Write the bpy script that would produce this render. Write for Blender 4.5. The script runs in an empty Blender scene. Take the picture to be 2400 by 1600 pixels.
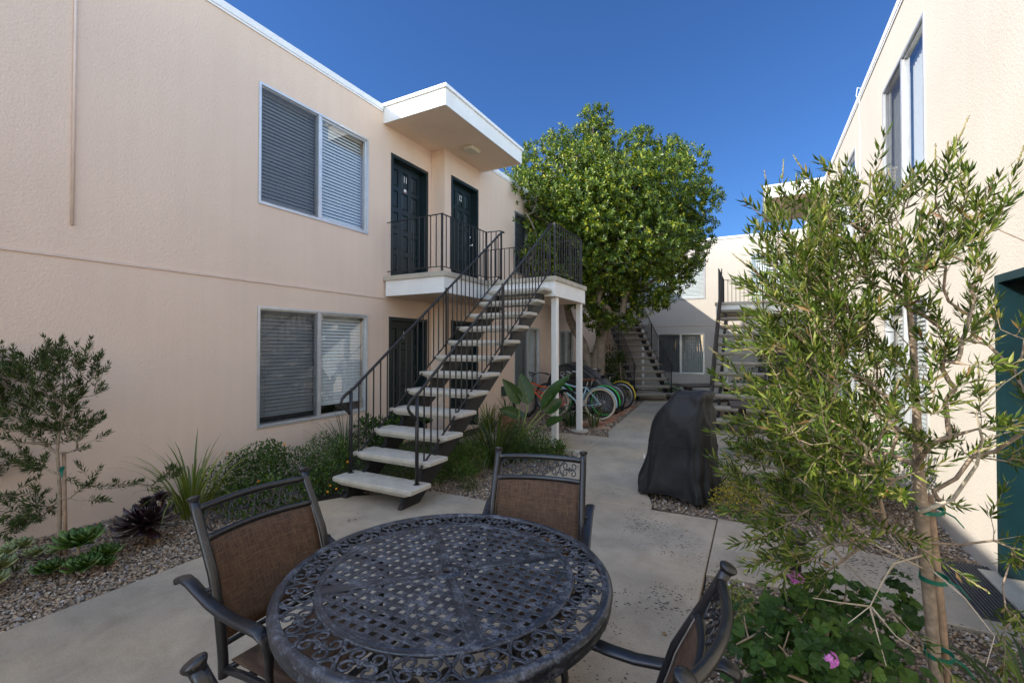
import bpy, math, random
import numpy as np
from mathutils import Vector, Matrix
PI = math.pi; R = math.radians
sc = bpy.context.scene
COL = sc.collection

# ------------------------------------------------------------------ camera frame
YAW, PITCH, FPX, CH = R(28.12), R(.69), 1064., 1.62
_f0 = np.array([-math.sin(YAW), math.cos(YAW), 0]); _r = np.array([math.cos(YAW), math.sin(YAW), 0]); _u0 = np.array([0, 0, 1.])
_f = _f0*math.cos(PITCH)+_u0*math.sin(PITCH); _u = _u0*math.cos(PITCH)-_f0*math.sin(PITCH)
def at(px, py, D):
    """world point seen at photo pixel (px,py) at distance D along the view axis (used to survey positions)"""
    return np.array([0, 0, CH])+D*(_f+(px-1200)/FPX*_r+(800-py)/FPX*_u)
cam = bpy.data.cameras.new('camera'); co = bpy.data.objects.new('camera', cam); COL.objects.link(co)
co.location = (0, 0, CH); co.rotation_euler = (R(90)+PITCH, 0, YAW)
cam.lens = FPX/2400*36; cam.sensor_width = 36; cam.clip_start = .05; cam.clip_end = 2000
sc.camera = co

# ------------------------------------------------------------------ mesh builder
def _n(v):
    v = np.asarray(v, float); l = np.linalg.norm(v); return v/l if l > 1e-12 else v
class MB:
    def __init__(s): s.v = []; s.f = []; s.sm = []; s.n = 0; s.mi = []
    def add(s, V, F, smooth=False, mi=0):
        V = np.asarray(V, float).reshape(-1, 3)
        s.v.append(V)
        for f in F:
            s.f.append(np.asarray(f, int).ravel()+s.n)
            s.sm.append(smooth); s.mi.append(mi)
        s.n += len(V)
    def addq(s, V, F, smooth=False, mi=0):          # uniform face array
        V = np.asarray(V, float).reshape(-1, 3); F = np.asarray(F, int)
        s.v.append(V); s.f.append(('arr', F+s.n)); s.sm.append(smooth); s.mi.append(mi); s.n += len(V)
    def box(s, x0, x1, y0, y1, z0, z1, mi=0):
        V = [(x, y, z) for x in (x0, x1) for y in (y0, y1) for z in (z0, z1)]
        s.add(V, [(0, 1, 3, 2), (4, 6, 7, 5), (0, 4, 5, 1), (2, 3, 7, 6), (0, 2, 6, 4), (1, 5, 7, 3)], False, mi)
    def obox(s, c, ax, ay, az, hx, hy, hz, mi=0):   # oriented box
        c = np.asarray(c, float); ax, ay, az = _n(ax), _n(ay), _n(az)
        V = [c+i*hx*ax+j*hy*ay+k*hz*az for i in (-1, 1) for j in (-1, 1) for k in (-1, 1)]
        s.add(V, [(0, 1, 3, 2), (4, 6, 7, 5), (0, 4, 5, 1), (2, 3, 7, 6), (0, 2, 6, 4), (1, 5, 7, 3)], False, mi)
    def bbox_(s, x0, x1, y0, y1, z0, z1, b):        # box with chamfered vertical+top edges
        def ring(i, z): return [(x0+i, y0+b, z), (x0+b, y0+i, z), (x1-b, y0+i, z), (x1-i, y0+b, z), (x1-i, y1-b, z), (x1-b, y1-i, z), (x0+b, y1-i, z), (x0+i, y1-b, z)]
        s.loft([ring(0, z0), ring(0, z1-b), ring(b*.95, z1)], True, True)
    def loft(s, rings, cap0=True, cap1=True, closed=True, smooth=False, mi=0):
        n = len(rings[0]); V = np.concatenate([np.asarray(r, float) for r in rings]); F = []
        m = n if closed else n-1
        for i in range(len(rings)-1):
            for j in range(m):
                k = (j+1) % n; F.append((i*n+j, i*n+k, (i+1)*n+k, (i+1)*n+j))
        s.add(V, F, smooth, mi)
        b = s.n-len(V)
        if cap0: s.f.append(np.arange(b+n-1, b-1, -1)); s.sm.append(False); s.mi.append(mi)
        if cap1: s.f.append(np.arange(b+(len(rings)-1)*n, b+len(rings)*n)); s.sm.append(False); s.mi.append(mi)
    def tube(s, P, r, seg=8, up=None, smooth=True, cap=True, mi=0, ru=None, closed=False):
        P = np.asarray(P, float); n = len(P); r = np.broadcast_to(np.asarray(r, float), (n,))
        ru = r if ru is None else np.broadcast_to(np.asarray(ru, float), (n,))
        T = np.gradient(P, axis=0) if not closed else np.roll(P, -1, 0)-np.roll(P, 1, 0)
        T /= np.maximum(np.linalg.norm(T, axis=1), 1e-9)[:, None]
        if up is None:
            a = np.array([0, 0, 1.]) if abs(T[0][2]) < .9 else np.array([1., 0, 0])
            S = []; sd = _n(np.cross(T[0], a))
            for t in T: sd = _n(sd-np.dot(sd, t)*t); S.append(sd)
            S = np.array(S)
        else:
            S = np.array([_n(np.cross(t, up)) for t in T])
        U = np.cross(S, T)
        A = np.arange(seg)*2*PI/seg+(PI/4 if seg == 4 else 0)
        rings = [P[i]+np.outer(np.cos(A)*r[i], S[i])+np.outer(np.sin(A)*ru[i], U[i]) for i in range(n)]
        if closed: rings.append(rings[0]); s.loft(rings, False, False, True, smooth, mi)
        else: s.loft(rings, cap, cap, True, smooth, mi)
    def lathe(s, prof, c=(0, 0, 0), seg=20, smooth=True, cap=True, mi=0, axis=None):
        A = np.arange(seg)*2*PI/seg; c = np.asarray(c, float)
        if axis is None: X, Y, Z = np.eye(3)
        else:
            Z = _n(axis); X = _n(np.cross(Z, [0, 0, 1.] if abs(Z[2]) < .9 else [1., 0, 0])); Y = np.cross(Z, X)
        s.loft([c+np.outer(np.cos(A)*r, X)+np.outer(np.sin(A)*r, Y)+z*Z for r, z in prof], cap, cap, True, smooth, mi)
    def prism(s, poly, z0, z1, mi=0):               # horizontal polygon extruded
        poly = [tuple(p) for p in poly]
        s.loft([[(x, y, z0) for x, y in poly], [(x, y, z1) for x, y in poly]], True, True, True, False, mi)
    def build(s, name, mat, parent=None, local=False):
        me = bpy.data.meshes.new(name)
        V = np.concatenate(s.v) if s.v else np.zeros((0, 3))
        if parent is not None and not local:
            o = parent
            while o is not None: V = V-np.array(o.location); o = o.parent
        loops = []; cnt = []; sm = []; mi = []
        for f, q, m in zip(s.f, s.sm, s.mi):
            if isinstance(f, tuple):
                F = f[1]; loops.append(F.ravel()); cnt.append(np.full(len(F), F.shape[1])); sm.append(np.full(len(F), q)); mi.append(np.full(len(F), m))
            else: loops.append(f); cnt.append([len(f)]); sm.append([q]); mi.append([m])
        L = np.concatenate(loops).astype(np.int32); C = np.concatenate(cnt).astype(np.int32)
        me.vertices.add(len(V)); me.vertices.foreach_set('co', V.astype(np.float32).ravel())
        me.loops.add(len(L)); me.loops.foreach_set('vertex_index', L)
        me.polygons.add(len(C)); me.polygons.foreach_set('loop_start', np.concatenate([[0], np.cumsum(C)[:-1]]).astype(np.int32))
        me.polygons.foreach_set('loop_total', C)
        me.polygons.foreach_set('use_smooth', np.concatenate(sm).astype(bool))
        me.polygons.foreach_set('material_index', np.concatenate(mi).astype(np.int32))
        me.update(calc_edges=True); me.validate()
        for m in (mat if isinstance(mat, (list, tuple)) else [mat]): me.materials.append(m)
        o = bpy.data.objects.new(name, me); COL.objects.link(o)
        if parent is not None: o.parent = parent
        return o
def thing(name, label, cat, loc=(0, 0, 0), group=None, rz=0):
    o = bpy.data.objects.new(name, None); COL.objects.link(o); o.location = loc; o.rotation_euler = (0, 0, rz)
    o.empty_display_size = .1
    return tag(o, label, cat, group)
def tag(o, label=None, cat=None, group=None, kind=None):
    if label: o['label'] = label
    if cat: o['category'] = cat
    if group: o['group'] = group
    if kind: o['kind'] = kind
    return o
def kids(o): return [c for c in COL.objects if c.parent == o]
def copy_tree(o, parent=None):
    c = o.copy(); COL.objects.link(c)
    if parent is not None: c.parent = parent
    for ch in kids(o): copy_tree(ch, c)
    return c

# ------------------------------------------------------------------ materials
def nodes(name):
    m = bpy.data.materials.new(name); m.use_nodes = True; nt = m.node_tree; b = nt.nodes['Principled BSDF']
    return m, nt, b
def N(nt, t, **k):
    n = nt.nodes.new(t)
    for a, v in k.items():
        if a.startswith('_'): n.inputs[a[1:].replace('_', ' ')].default_value = v
        else: setattr(n, a, v)
    return n
def ramp(nt, src, stops):
    r = N(nt, 'ShaderNodeValToRGB'); e = r.color_ramp.elements
    while len(e) < len(stops): e.new(.5)
    for i, (p, c) in enumerate(stops): e[i].position = p; e[i].color = (*c, 1) if len(c) == 3 else c
    nt.links.new(src, r.inputs[0]); return r
def simple(name, col, rough=.6, metal=0, var=.0, vscale=8, bump=0, bscale=60, spec=.5, coords='Object'):
    m, nt, b = nodes(name)
    b.inputs['Roughness'].default_value = rough; b.inputs['Metallic'].default_value = metal; b.inputs['Specular IOR Level'].default_value = spec
    b.inputs['Base Color'].default_value = (*col, 1)
    tc = N(nt, 'ShaderNodeTexCoord')
    if var:
        nz = N(nt, 'ShaderNodeTexNoise', _Scale=vscale, _Detail=5., _Roughness=.6); nt.links.new(tc.outputs[coords], nz.inputs['Vector'])
        lo = tuple(max(0, c*(1-var)) for c in col); hi = tuple(min(1, c*(1+var)) for c in col)
        r = ramp(nt, nz.outputs['Fac'], [(.3, lo), (.7, hi)]); nt.links.new(r.outputs[0], b.inputs['Base Color'])
    if bump:
        nb = N(nt, 'ShaderNodeTexNoise', _Scale=bscale, _Detail=3.); nt.links.new(tc.outputs[coords], nb.inputs['Vector'])
        bp = N(nt, 'ShaderNodeBump', _Strength=1., _Distance=bump); nt.links.new(nb.outputs['Fac'], bp.inputs['Height']); nt.links.new(bp.outputs[0], b.inputs['Normal'])
    return m
def stucco(name, col, stain=.06, bump=.0055):
    m, nt, b = nodes(name); b.inputs['Roughness'].default_value = .92; b.inputs['Specular IOR Level'].default_value = .25
    ge = N(nt, 'ShaderNodeNewGeometry')
    big = N(nt, 'ShaderNodeTexNoise', _Scale=.7, _Detail=4., _Roughness=.55); nt.links.new(ge.outputs['Position'], big.inputs['Vector'])
    lo = tuple(c*(1-stain) for c in col); hi = tuple(min(1, c*(1+stain)) for c in col)
    r = ramp(nt, big.outputs['Fac'], [(.35, lo), (.65, hi)])
    # faint rain marks: noise stretched vertically
    mp = N(nt, 'ShaderNodeMapping'); mp.inputs['Scale'].default_value = (9, 9, .5); nt.links.new(ge.outputs['Position'], mp.inputs['Vector'])
    st = N(nt, 'ShaderNodeTexNoise', _Scale=1., _Detail=3.); nt.links.new(mp.outputs[0], st.inputs['Vector'])
    r2 = ramp(nt, st.outputs['Fac'], [(.35, (.965, .96, .955)), (.6, (1, 1, 1))])
    mx = N(nt, 'ShaderNodeMix', data_type='RGBA', blend_type='MULTIPLY'); mx.inputs[0].default_value = .6
    nt.links.new(r.outputs[0], mx.inputs[6]); nt.links.new(r2.outputs[0], mx.inputs[7]); nt.links.new(mx.outputs[2], b.inputs['Base Color'])
    n1 = N(nt, 'ShaderNodeTexNoise', _Scale=42., _Detail=4., _Roughness=.6); nt.links.new(ge.outputs['Position'], n1.inputs['Vector'])
    vo = N(nt, 'ShaderNodeTexVoronoi', _Scale=55.); nt.links.new(ge.outputs['Position'], vo.inputs['Vector'])
    ad = N(nt, 'ShaderNodeMath', operation='ADD'); nt.links.new(n1.outputs['Fac'], ad.inputs[0])
    ml = N(nt, 'ShaderNodeMath', operation='MULTIPLY'); ml.inputs[1].default_value = .35; nt.links.new(vo.outputs['Distance'], ml.inputs[0]); nt.links.new(ml.outputs[0], ad.inputs[1])
    bp = N(nt, 'ShaderNodeBump', _Strength=.9, _Distance=bump); nt.links.new(ad.outputs[0], bp.inputs['Height']); nt.links.new(bp.outputs[0], b.inputs['Normal'])
    return m
def island(name, stops, rough=.6, spec=.5, bump=0, transl=0, tcol=None):
    m, nt, b = nodes(name); b.inputs['Roughness'].default_value = rough; b.inputs['Specular IOR Level'].default_value = spec
    ge = N(nt, 'ShaderNodeNewGeometry'); r = ramp(nt, ge.outputs['Random Per Island'], stops)
    nt.links.new(r.outputs[0], b.inputs['Base Color'])
    if bump:
        nb = N(nt, 'ShaderNodeTexNoise', _Scale=90., _Detail=2.); nt.links.new(ge.outputs['Position'], nb.inputs['Vector'])
        bp = N(nt, 'ShaderNodeBump', _Strength=1., _Distance=bump); nt.links.new(nb.outputs['Fac'], bp.inputs['Height']); nt.links.new(bp.outputs[0], b.inputs['Normal'])
    if transl:
        tr = N(nt, 'ShaderNodeBsdfTranslucent'); mxc = N(nt, 'ShaderNodeMix', data_type='RGBA', blend_type='MULTIPLY'); mxc.inputs[0].default_value = 1
        nt.links.new(r.outputs[0], mxc.inputs[6]); mxc.inputs[7].default_value = (*(tcol or (1.6, 1.7, .5)), 1); nt.links.new(mxc.outputs[2], tr.inputs[0])
        ms = N(nt, 'ShaderNodeMixShader'); ms.inputs[0].default_value = transl
        nt.links.new(b.outputs[0], ms.inputs[1]); nt.links.new(tr.outputs[0], ms.inputs[2]); nt.links.new(ms.outputs[0], nt.nodes['Material Output'].inputs[0])
    return m
def glassm(name, tint=(.9, .95, .97)):
    m, nt, b = nodes(name); nt.nodes.remove(b)
    t = N(nt, 'ShaderNodeBsdfTransparent'); t.inputs[0].default_value = (*tint, 1)
    g = N(nt, 'ShaderNodeBsdfGlossy', _Roughness=.0)
    ge = N(nt, 'ShaderNodeNewGeometry'); dt = N(nt, 'ShaderNodeVectorMath', operation='DOT_PRODUCT'); nt.links.new(ge.outputs['Normal'], dt.inputs[0]); nt.links.new(ge.outputs['Incoming'], dt.inputs[1])
    ab = N(nt, 'ShaderNodeMath', operation='ABSOLUTE'); nt.links.new(dt.outputs['Value'], ab.inputs[0]); iv = N(nt, 'ShaderNodeMath', operation='SUBTRACT'); iv.inputs[0].default_value = 1.; nt.links.new(ab.outputs[0], iv.inputs[1])
    pw = N(nt, 'ShaderNodeMath', operation='POWER'); pw.inputs[1].default_value = 4.; nt.links.new(iv.outputs[0], pw.inputs[0]); mp = N(nt, 'ShaderNodeMapRange'); mp.inputs[3].default_value = .15; mp.inputs[4].default_value = 1.
    nt.links.new(pw.outputs[0], mp.inputs[0]); ms = N(nt, 'ShaderNodeMixShader')
    nt.links.new(mp.outputs[0], ms.inputs[0]); nt.links.new(t.outputs[0], ms.inputs[1]); nt.links.new(g.outputs[0], ms.inputs[2])
    nt.links.new(ms.outputs[0], nt.nodes['Material Output'].inputs[0]); return m
def screenm(name, k=.5):
    m, nt, b = nodes(name); b.inputs['Base Color'].default_value = (.03, .03, .033, 1); b.inputs['Roughness'].default_value = .7
    t = N(nt, 'ShaderNodeBsdfTransparent'); ms = N(nt, 'ShaderNodeMixShader'); ms.inputs[0].default_value = k
    nt.links.new(t.outputs[0], ms.inputs[1]); nt.links.new(b.outputs[0], ms.inputs[2]); nt.links.new(ms.outputs[0], nt.nodes['Material Output'].inputs[0]); return m
def concretem(name, base=(.35, .308, .248)):
    m, nt, b = nodes(name); b.inputs['Roughness'].default_value = .88; b.inputs['Specular IOR Level'].default_value = .3
    ge = N(nt, 'ShaderNodeNewGeometry'); P = ge.outputs['Position']
    a = N(nt, 'ShaderNodeTexNoise', _Scale=1.1, _Detail=6., _Roughness=.62); nt.links.new(P, a.inputs['Vector'])
    r1 = ramp(nt, a.outputs['Fac'], [(.3, tuple(c*.74 for c in base)), (.5, base), (.7, tuple(c*1.2 for c in base))])
    c2 = N(nt, 'ShaderNodeTexNoise', _Scale=.55, _Detail=3.); nt.links.new(P, c2.inputs['Vector'])
    r2 = ramp(nt, c2.outputs['Fac'], [(.40, (1, 1, 1)), (.68, (1.10, .95, .78))])
    mx = N(nt, 'ShaderNodeMix', data_type='RGBA', blend_type='MULTIPLY'); mx.inputs[0].default_value = 1
    nt.links.new(r1.outputs[0], mx.inputs[6]); nt.links.new(r2.outputs[0], mx.inputs[7])
    fine = N(nt, 'ShaderNodeTexNoise', _Scale=120., _Detail=2.); nt.links.new(P, fine.inputs['Vector'])
    r3 = ramp(nt, fine.outputs['Fac'], [(.3, (.84, .84, .84)), (.7, (1.1, 1.1, 1.1))])
    mx2 = N(nt, 'ShaderNodeMix', data_type='RGBA', blend_type='MULTIPLY'); mx2.inputs[0].default_value = 1
    nt.links.new(mx.outputs[2], mx2.inputs[6]); nt.links.new(r3.outputs[0], mx2.inputs[7])
    # rock-salt pits
    md = N(nt, 'ShaderNodeTexNoise', _Scale=4.5, _Detail=5., _Roughness=.7, _Distortion=.6); nt.links.new(P, md.inputs['Vector'])
    r4 = ramp(nt, md.outputs['Fac'], [(.34, (.88, .865, .84)), (.52, (1, 1, 1)), (.72, (1.08, 1.08, 1.07))]); mx4 = N(nt, 'ShaderNodeMix', data_type='RGBA', blend_type='MULTIPLY'); mx4.inputs[0].default_value = 1
    nt.links.new(mx2.outputs[2], mx4.inputs[6]); nt.links.new(r4.outputs[0], mx4.inputs[7]); mx2 = mx4
    wp = N(nt, 'ShaderNodeMapping'); wp.inputs['Scale'].default_value = (1., 1.5, 1); wp.inputs['Rotation'].default_value = (0, 0, .5); nt.links.new(P, wp.inputs['Vector'])
    vo = N(nt, 'ShaderNodeTexVoronoi', _Scale=38., _Randomness=1.); nt.links.new(wp.outputs[0], vo.inputs['Vector'])
    dens = N(nt, 'ShaderNodeTexNoise', _Scale=1.3, _Detail=2.); nt.links.new(P, dens.inputs['Vector'])
    th = N(nt, 'ShaderNodeMapRange'); th.inputs[1].default_value = .36; th.inputs[2].default_value = .62; th.inputs[3].default_value = .0; th.inputs[4].default_value = .55; nt.links.new(dens.outputs['Fac'], th.inputs[0])
    sx = N(nt, 'ShaderNodeSeparateXYZ'); nt.links.new(P, sx.inputs[0]); mx_ = N(nt, 'ShaderNodeMapRange'); mx_.inputs[1].default_value = -2.2; mx_.inputs[2].default_value = -.9; mx_.inputs[3].default_value = .25; nt.links.new(sx.outputs[0], mx_.inputs[0]); tm = N(nt, 'ShaderNodeMath', operation='MULTIPLY'); nt.links.new(th.outputs[0], tm.inputs[0]); nt.links.new(mx_.outputs[0], tm.inputs[1]); th = tm
    # only some cells have a pit
    sel = N(nt, 'ShaderNodeSeparateColor'); nt.links.new(vo.outputs['Color'], sel.inputs[0])
    ml = N(nt, 'ShaderNodeMath', operation='MULTIPLY'); nt.links.new(sel.outputs[0], ml.inputs[0]); nt.links.new(th.outputs[0], ml.inputs[1])
    ss = N(nt, 'ShaderNodeMath', operation='SUBTRACT'); nt.links.new(ml.outputs[0], ss.inputs[0]); nt.links.new(vo.outputs['Distance'], ss.inputs[1])
    pit = N(nt, 'ShaderNodeMapRange'); pit.inputs[1].default_value = -.02; pit.inputs[2].default_value = .05; nt.links.new(ss.outputs[0], pit.inputs[0])
    mx3 = N(nt, 'ShaderNodeMix', data_type='RGBA'); nt.links.new(pit.outputs[0], mx3.inputs[0]); nt.links.new(mx2.outputs[2], mx3.inputs[6]); mx3.inputs[7].default_value = (.07, .062, .055, 1)
    nt.links.new(mx3.outputs[2], b.inputs['Base Color'])
    hsum = N(nt, 'ShaderNodeMath', operation='SUBTRACT'); fm = N(nt, 'ShaderNodeMath', operation='MULTIPLY'); fm.inputs[1].default_value = .25
    nt.links.new(fine.outputs['Fac'], fm.inputs[0]); nt.links.new(fm.outputs[0], hsum.inputs[0]); nt.links.new(pit.outputs[0], hsum.inputs[1])
    bp = N(nt, 'ShaderNodeBump', _Strength=.8, _Distance=.004); nt.links.new(hsum.outputs[0], bp.inputs['Height']); nt.links.new(bp.outputs[0], b.inputs['Normal'])
    return m
def weave(name):
    m, nt, b = nodes(name); b.inputs['Roughness'].default_value = .75; b.inputs['Specular IOR Level'].default_value = .3
    tc = N(nt, 'ShaderNodeTexCoord')
    def mth(op, a, c):
        x = N(nt, 'ShaderNodeMath', operation=op)
        for i, q in enumerate((a, c)):
            if isinstance(q, float): x.inputs[i].default_value = q
            else: nt.links.new(q, x.inputs[i])
        return x.outputs[0]
    o = []
    for d, sc_ in (('X', (420, 1, 22)), ('Z', (22, 1, 420))):
        w = N(nt, 'ShaderNodeTexWave', wave_type='BANDS', bands_direction=d, _Scale=62., _Distortion=.2); nt.links.new(tc.outputs['Object'], w.inputs['Vector'])
        mp = N(nt, 'ShaderNodeMapping'); mp.inputs['Scale'].default_value = sc_; nt.links.new(tc.outputs['Object'], mp.inputs['Vector'])
        n = N(nt, 'ShaderNodeTexNoise', _Scale=1., _Detail=2.); nt.links.new(mp.outputs[0], n.inputs['Vector']); o += [w.outputs['Fac'], n.outputs['Fac']]
    fine = mth('MULTIPLY', o[0], o[2]); st = mth('MAXIMUM', o[1], o[3])
    s_ = mth('ADD', mth('MULTIPLY', fine, .35), mth('MULTIPLY', mth('SUBTRACT', st, .35), 1.1))
    r = ramp(nt, s_, [(.05, (.03, .016, .009)), (.35, (.085, .047, .027)), (.7, (.23, .14, .08))])
    nt.links.new(r.outputs[0], b.inputs['Base Color'])
    bp = N(nt, 'ShaderNodeBump', _Strength=.5, _Distance=.001); nt.links.new(fine, bp.inputs['Height']); nt.links.new(bp.outputs[0], b.inputs['Normal'])
    return m
def castm(name, dark, light, lo=.45, hi=.75, rough=.5, sc1=9., metal=0.):
    """dark powder-coated casting with chalky weathering on it"""
    m, nt, b = nodes(name); b.inputs['Roughness'].default_value = rough; b.inputs['Metallic'].default_value = metal; b.inputs['Specular IOR Level'].default_value = .6
    ge = N(nt, 'ShaderNodeTexCoord')
    a = N(nt, 'ShaderNodeTexNoise', _Scale=sc1, _Detail=7., _Roughness=.72); nt.links.new(ge.outputs['Object'], a.inputs['Vector'])
    f = N(nt, 'ShaderNodeTexNoise', _Scale=110., _Detail=3., _Roughness=.7); nt.links.new(ge.outputs['Object'], f.inputs['Vector'])
    ad = N(nt, 'ShaderNodeMath', operation='ADD'); ml = N(nt, 'ShaderNodeMath', operation='MULTIPLY'); ml.inputs[1].default_value = .8
    nt.links.new(f.outputs['Fac'], ml.inputs[0]); nt.links.new(a.outputs['Fac'], ad.inputs[0]); nt.links.new(ml.outputs[0], ad.inputs[1])
    m6 = N(nt, 'ShaderNodeMath', operation='MULTIPLY'); m6.inputs[1].default_value = .6; nt.links.new(ad.outputs[0], m6.inputs[0]); ad = m6
    r = ramp(nt, ad.outputs[0], [(lo, dark), (hi, tuple(.5*(p+q) for p, q in zip(dark, light))), (min(1., hi+.14), light)])
    nt.links.new(r.outputs[0], b.inputs['Base Color'])
    rr = N(nt, 'ShaderNodeMapRange'); rr.inputs[1].default_value = lo; rr.inputs[2].default_value = hi; rr.inputs[3].default_value = rough*.75; rr.inputs[4].default_value = min(1, rough*1.5)
    nt.links.new(ad.outputs[0], rr.inputs[0]); nt.links.new(rr.outputs[0], b.inputs['Roughness'])
    bp = N(nt, 'ShaderNodeBump', _Strength=.35, _Distance=.0015); nt.links.new(f.outputs['Fac'], bp.inputs['Height']); nt.links.new(bp.outputs[0], b.inputs['Normal'])
    return m
M = {}
M['peach'] = stucco('peach_stucco', (.765, .59, .465), .03)
M['cream'] = stucco('cream_stucco', (.55, .505, .44), .04, .004)
M['soffit'] = stucco('soffit_stucco', (.82, .64, .49))
M['white'] = simple('white_paint', (.78, .77, .74), .55, var=.05, vscale=3, bump=.001, bscale=20)
M['flash'] = simple('roof_flashing', (.8, .8, .8), .45, var=.05)
M['trim'] = simple('joint_strip', (.70, .55, .45), .8, var=.06)
M['roof'] = simple('roofing_gravel', (.35, .34, .33), .95, var=.15, bump=.01)
M['alu'] = simple('aluminium_frame', (.62, .63, .64), .38, metal=.55, var=.08)
M['glass'] = glassm('window_glass'); M['screen'] = screenm('insect_mesh', .48)
M['blind'] = simple('blind_slat', (.88, .87, .84), .5)
M['vert'] = simple('vertical_blind', (.72, .70, .66), .6)
M['dark'] = simple('dark_room', (.035, .033, .03), .9)
M['door'] = simple('door_green_paint', (.007, .018, .021), .38, var=.15, vscale=3, bump=.0006, bscale=25)
M['tealdoor'] = simple('door_teal_paint', (.007, .028, .034), .32, var=.2, vscale=3)
M['chrome'] = simple('polished_metal', (.8, .8, .8), .2, metal=1)
M['iron'] = simple('black_ironwork', (.013, .0125, .014), .45, var=.25, vscale=12, bump=.0006, bscale=60)
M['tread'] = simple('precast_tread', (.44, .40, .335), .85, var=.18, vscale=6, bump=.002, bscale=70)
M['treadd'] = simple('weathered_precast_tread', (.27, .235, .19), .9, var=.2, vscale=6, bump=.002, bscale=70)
M['lconc'] = simple('landing_concrete', (.43, .385, .31), .85, var=.12, vscale=5, bump=.002, bscale=60)
M['conc'] = concretem('concrete_paving')
M['soil'] = simple('garden_soil', (.055, .042, .03), .95, var=.35, vscale=14, bump=.02, bscale=30)
M['gravel'] = island('pebbles', [(0, (.10, .07, .045)), (.2, (.23, .155, .095)), (.4, (.38, .27, .17)), (.6, (.25, .215, .19)), (.75, (.46, .34, .21)), (.90, (.16, .155, .16)), (1, (.66, .59, .50))], .7, bump=.003)
M['brick'] = island('brick_paver', [(0, (.30, .12, .07)), (.5, (.42, .19, .11)), (1, (.5, .33, .23))], .9, bump=.004)
M['tabletop'] = castm('weathered_cast_aluminium', (.018, .020, .026), (.20, .21, .245), .53, .64, .42, 14.)
M['chairmetal'] = castm('bronze_powder_coat', (.012, .012, .014), (.10, .103, .115), .60, .70, .42, 8.)
M['sling'] = weave('brown_sling_mesh')
M['piping'] = simple('sling_piping', (.22, .19, .16), .6)
M['cover'] = simple('black_cover_fabric', (.011, .0108, .011), .66, var=.3, vscale=5, bump=.012, bscale=9, spec=.4)
M['tarp'] = simple('black_tarp', (.022, .022, .024), .42, var=.2, vscale=6, bump=.004, bscale=14)
M['lampblack'] = simple('black_lamp_metal', (.02, .019, .018), .45, var=.2)
M['lens'] = simple('frosted_diffuser', (.62, .56, .42), .5)
M['rubber'] = simple('rubber_mat', (.045, .046, .05), .7, bump=.001, bscale=200)
M['bark'] = simple('pale_bark', (.27, .205, .145), .9, var=.35, vscale=30, bump=.006, bscale=45)
M['twig'] = simple('twig_bark', (.30, .23, .15), .85, var=.3, vscale=20)
M['limb'] = simple('bare_pale_limb', (.44, .38, .29), .85, var=.25, vscale=20)
M['trunk'] = simple('grey_brown_bark', (.22, .175, .13), .9, var=.3, vscale=7, bump=.012, bscale=14)
M['stake'] = simple('weathered_wood_stake', (.33, .22, .14), .85, var=.3, vscale=25, bump=.003, bscale=60)
M['tie'] = simple('green_tie_tape', (.002, .12, .075), .4)
M['bb'] = island('bottlebrush_leaf', [(0, (.026, .050, .007)), (.3, (.052, .088, .011)), (.6, (.092, .138, .017)), (.85, (.16, .205, .03)), (.95, (.30, .31, .08)), (1, (.20, .10, .05))], .5, .3, transl=.2)
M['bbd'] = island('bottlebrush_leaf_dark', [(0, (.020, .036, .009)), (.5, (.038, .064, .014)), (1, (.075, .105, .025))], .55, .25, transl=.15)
M['bud'] = island('seed_spike', [(0, (.36, .27, .10)), (.5, (.30, .34, .08)), (1, (.45, .50, .12))], .7, transl=.1)
M['tree'] = island('glossy_tree_leaf', [(0, (.024, .05, .006)), (.4, (.055, .10, .010)), (.72, (.115, .175, .016)), (.9, (.23, .27, .025)), (1, (.40, .37, .03))], .38, .32, transl=.15)
M['hedge'] = island('hedge_leaf', [(0, (.016, .042, .005)), (.5, (.042, .09, .008)), (1, (.11, .165, .018))], .4, .5, transl=.15)
M['lush'] = island('fresh_green_leaf', [(0, (.022, .062, .007)), (.5, (.055, .12, .012)), (1, (.16, .24, .04))], .45, transl=.2)
M['blade'] = island('strap_leaf', [(0, (.018, .042, .009)), (.5, (.042, .078, .015)), (.85, (.09, .13, .02)), (1, (.30, .26, .07))], .45, transl=.15)
M['bladeY'] = island('yellow_green_strap_leaf', [(0, (.07, .10, .015)), (.5, (.13, .17, .025)), (1, (.30, .32, .06))], .45, transl=.2)
M['ger'] = island('geranium_leaf', [(0, (.016, .042, .007)), (.5, (.032, .078, .011)), (1, (.075, .14, .02))], .6, .3, transl=.2)
M['pink'] = island('pink_petal', [(0, (.55, .12, .50)), (.5, (.66, .2, .6)), (1, (.78, .34, .7))], .6, transl=.2, tcol=(1.2, 1, 1.2))
M['yellow'] = island('yellow_flower_leaf', [(0, (.05, .08, .02)), (.45, (.12, .14, .02)), (.6, (.40, .30, .015)), (1, (.55, .42, .02))], .6)
M['orange'] = simple('orange_petal', (.75, .32, .02), .6)
M['aeon'] = island('dark_purple_leaf', [(0, (.012, .008, .012)), (.6, (.035, .014, .02)), (1, (.05, .035, .03))], .32, .6)
M['succ'] = island('green_succulent_leaf', [(0, (.03, .075, .012)), (.6, (.055, .12, .018)), (1, (.12, .19, .04))], .45)
M['pale'] = island('pale_succulent_leaf', [(0, (.18, .24, .12)), (1, (.33, .36, .14))], .5)
M['bop'] = simple('paddle_leaf', (.032, .075, .012), .4, var=.25, vscale=5)
M['bopstem'] = simple('paddle_leaf_stalk', (.22, .27, .06), .45)
M['terra'] = simple('terracotta', (.30, .15, .09), .85, var=.15)
M['tyrec'] = simple('cream_tyre', (.62, .52, .38), .8); M['tyreb'] = simple('black_tyre', (.02, .02, .02), .75)
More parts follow.
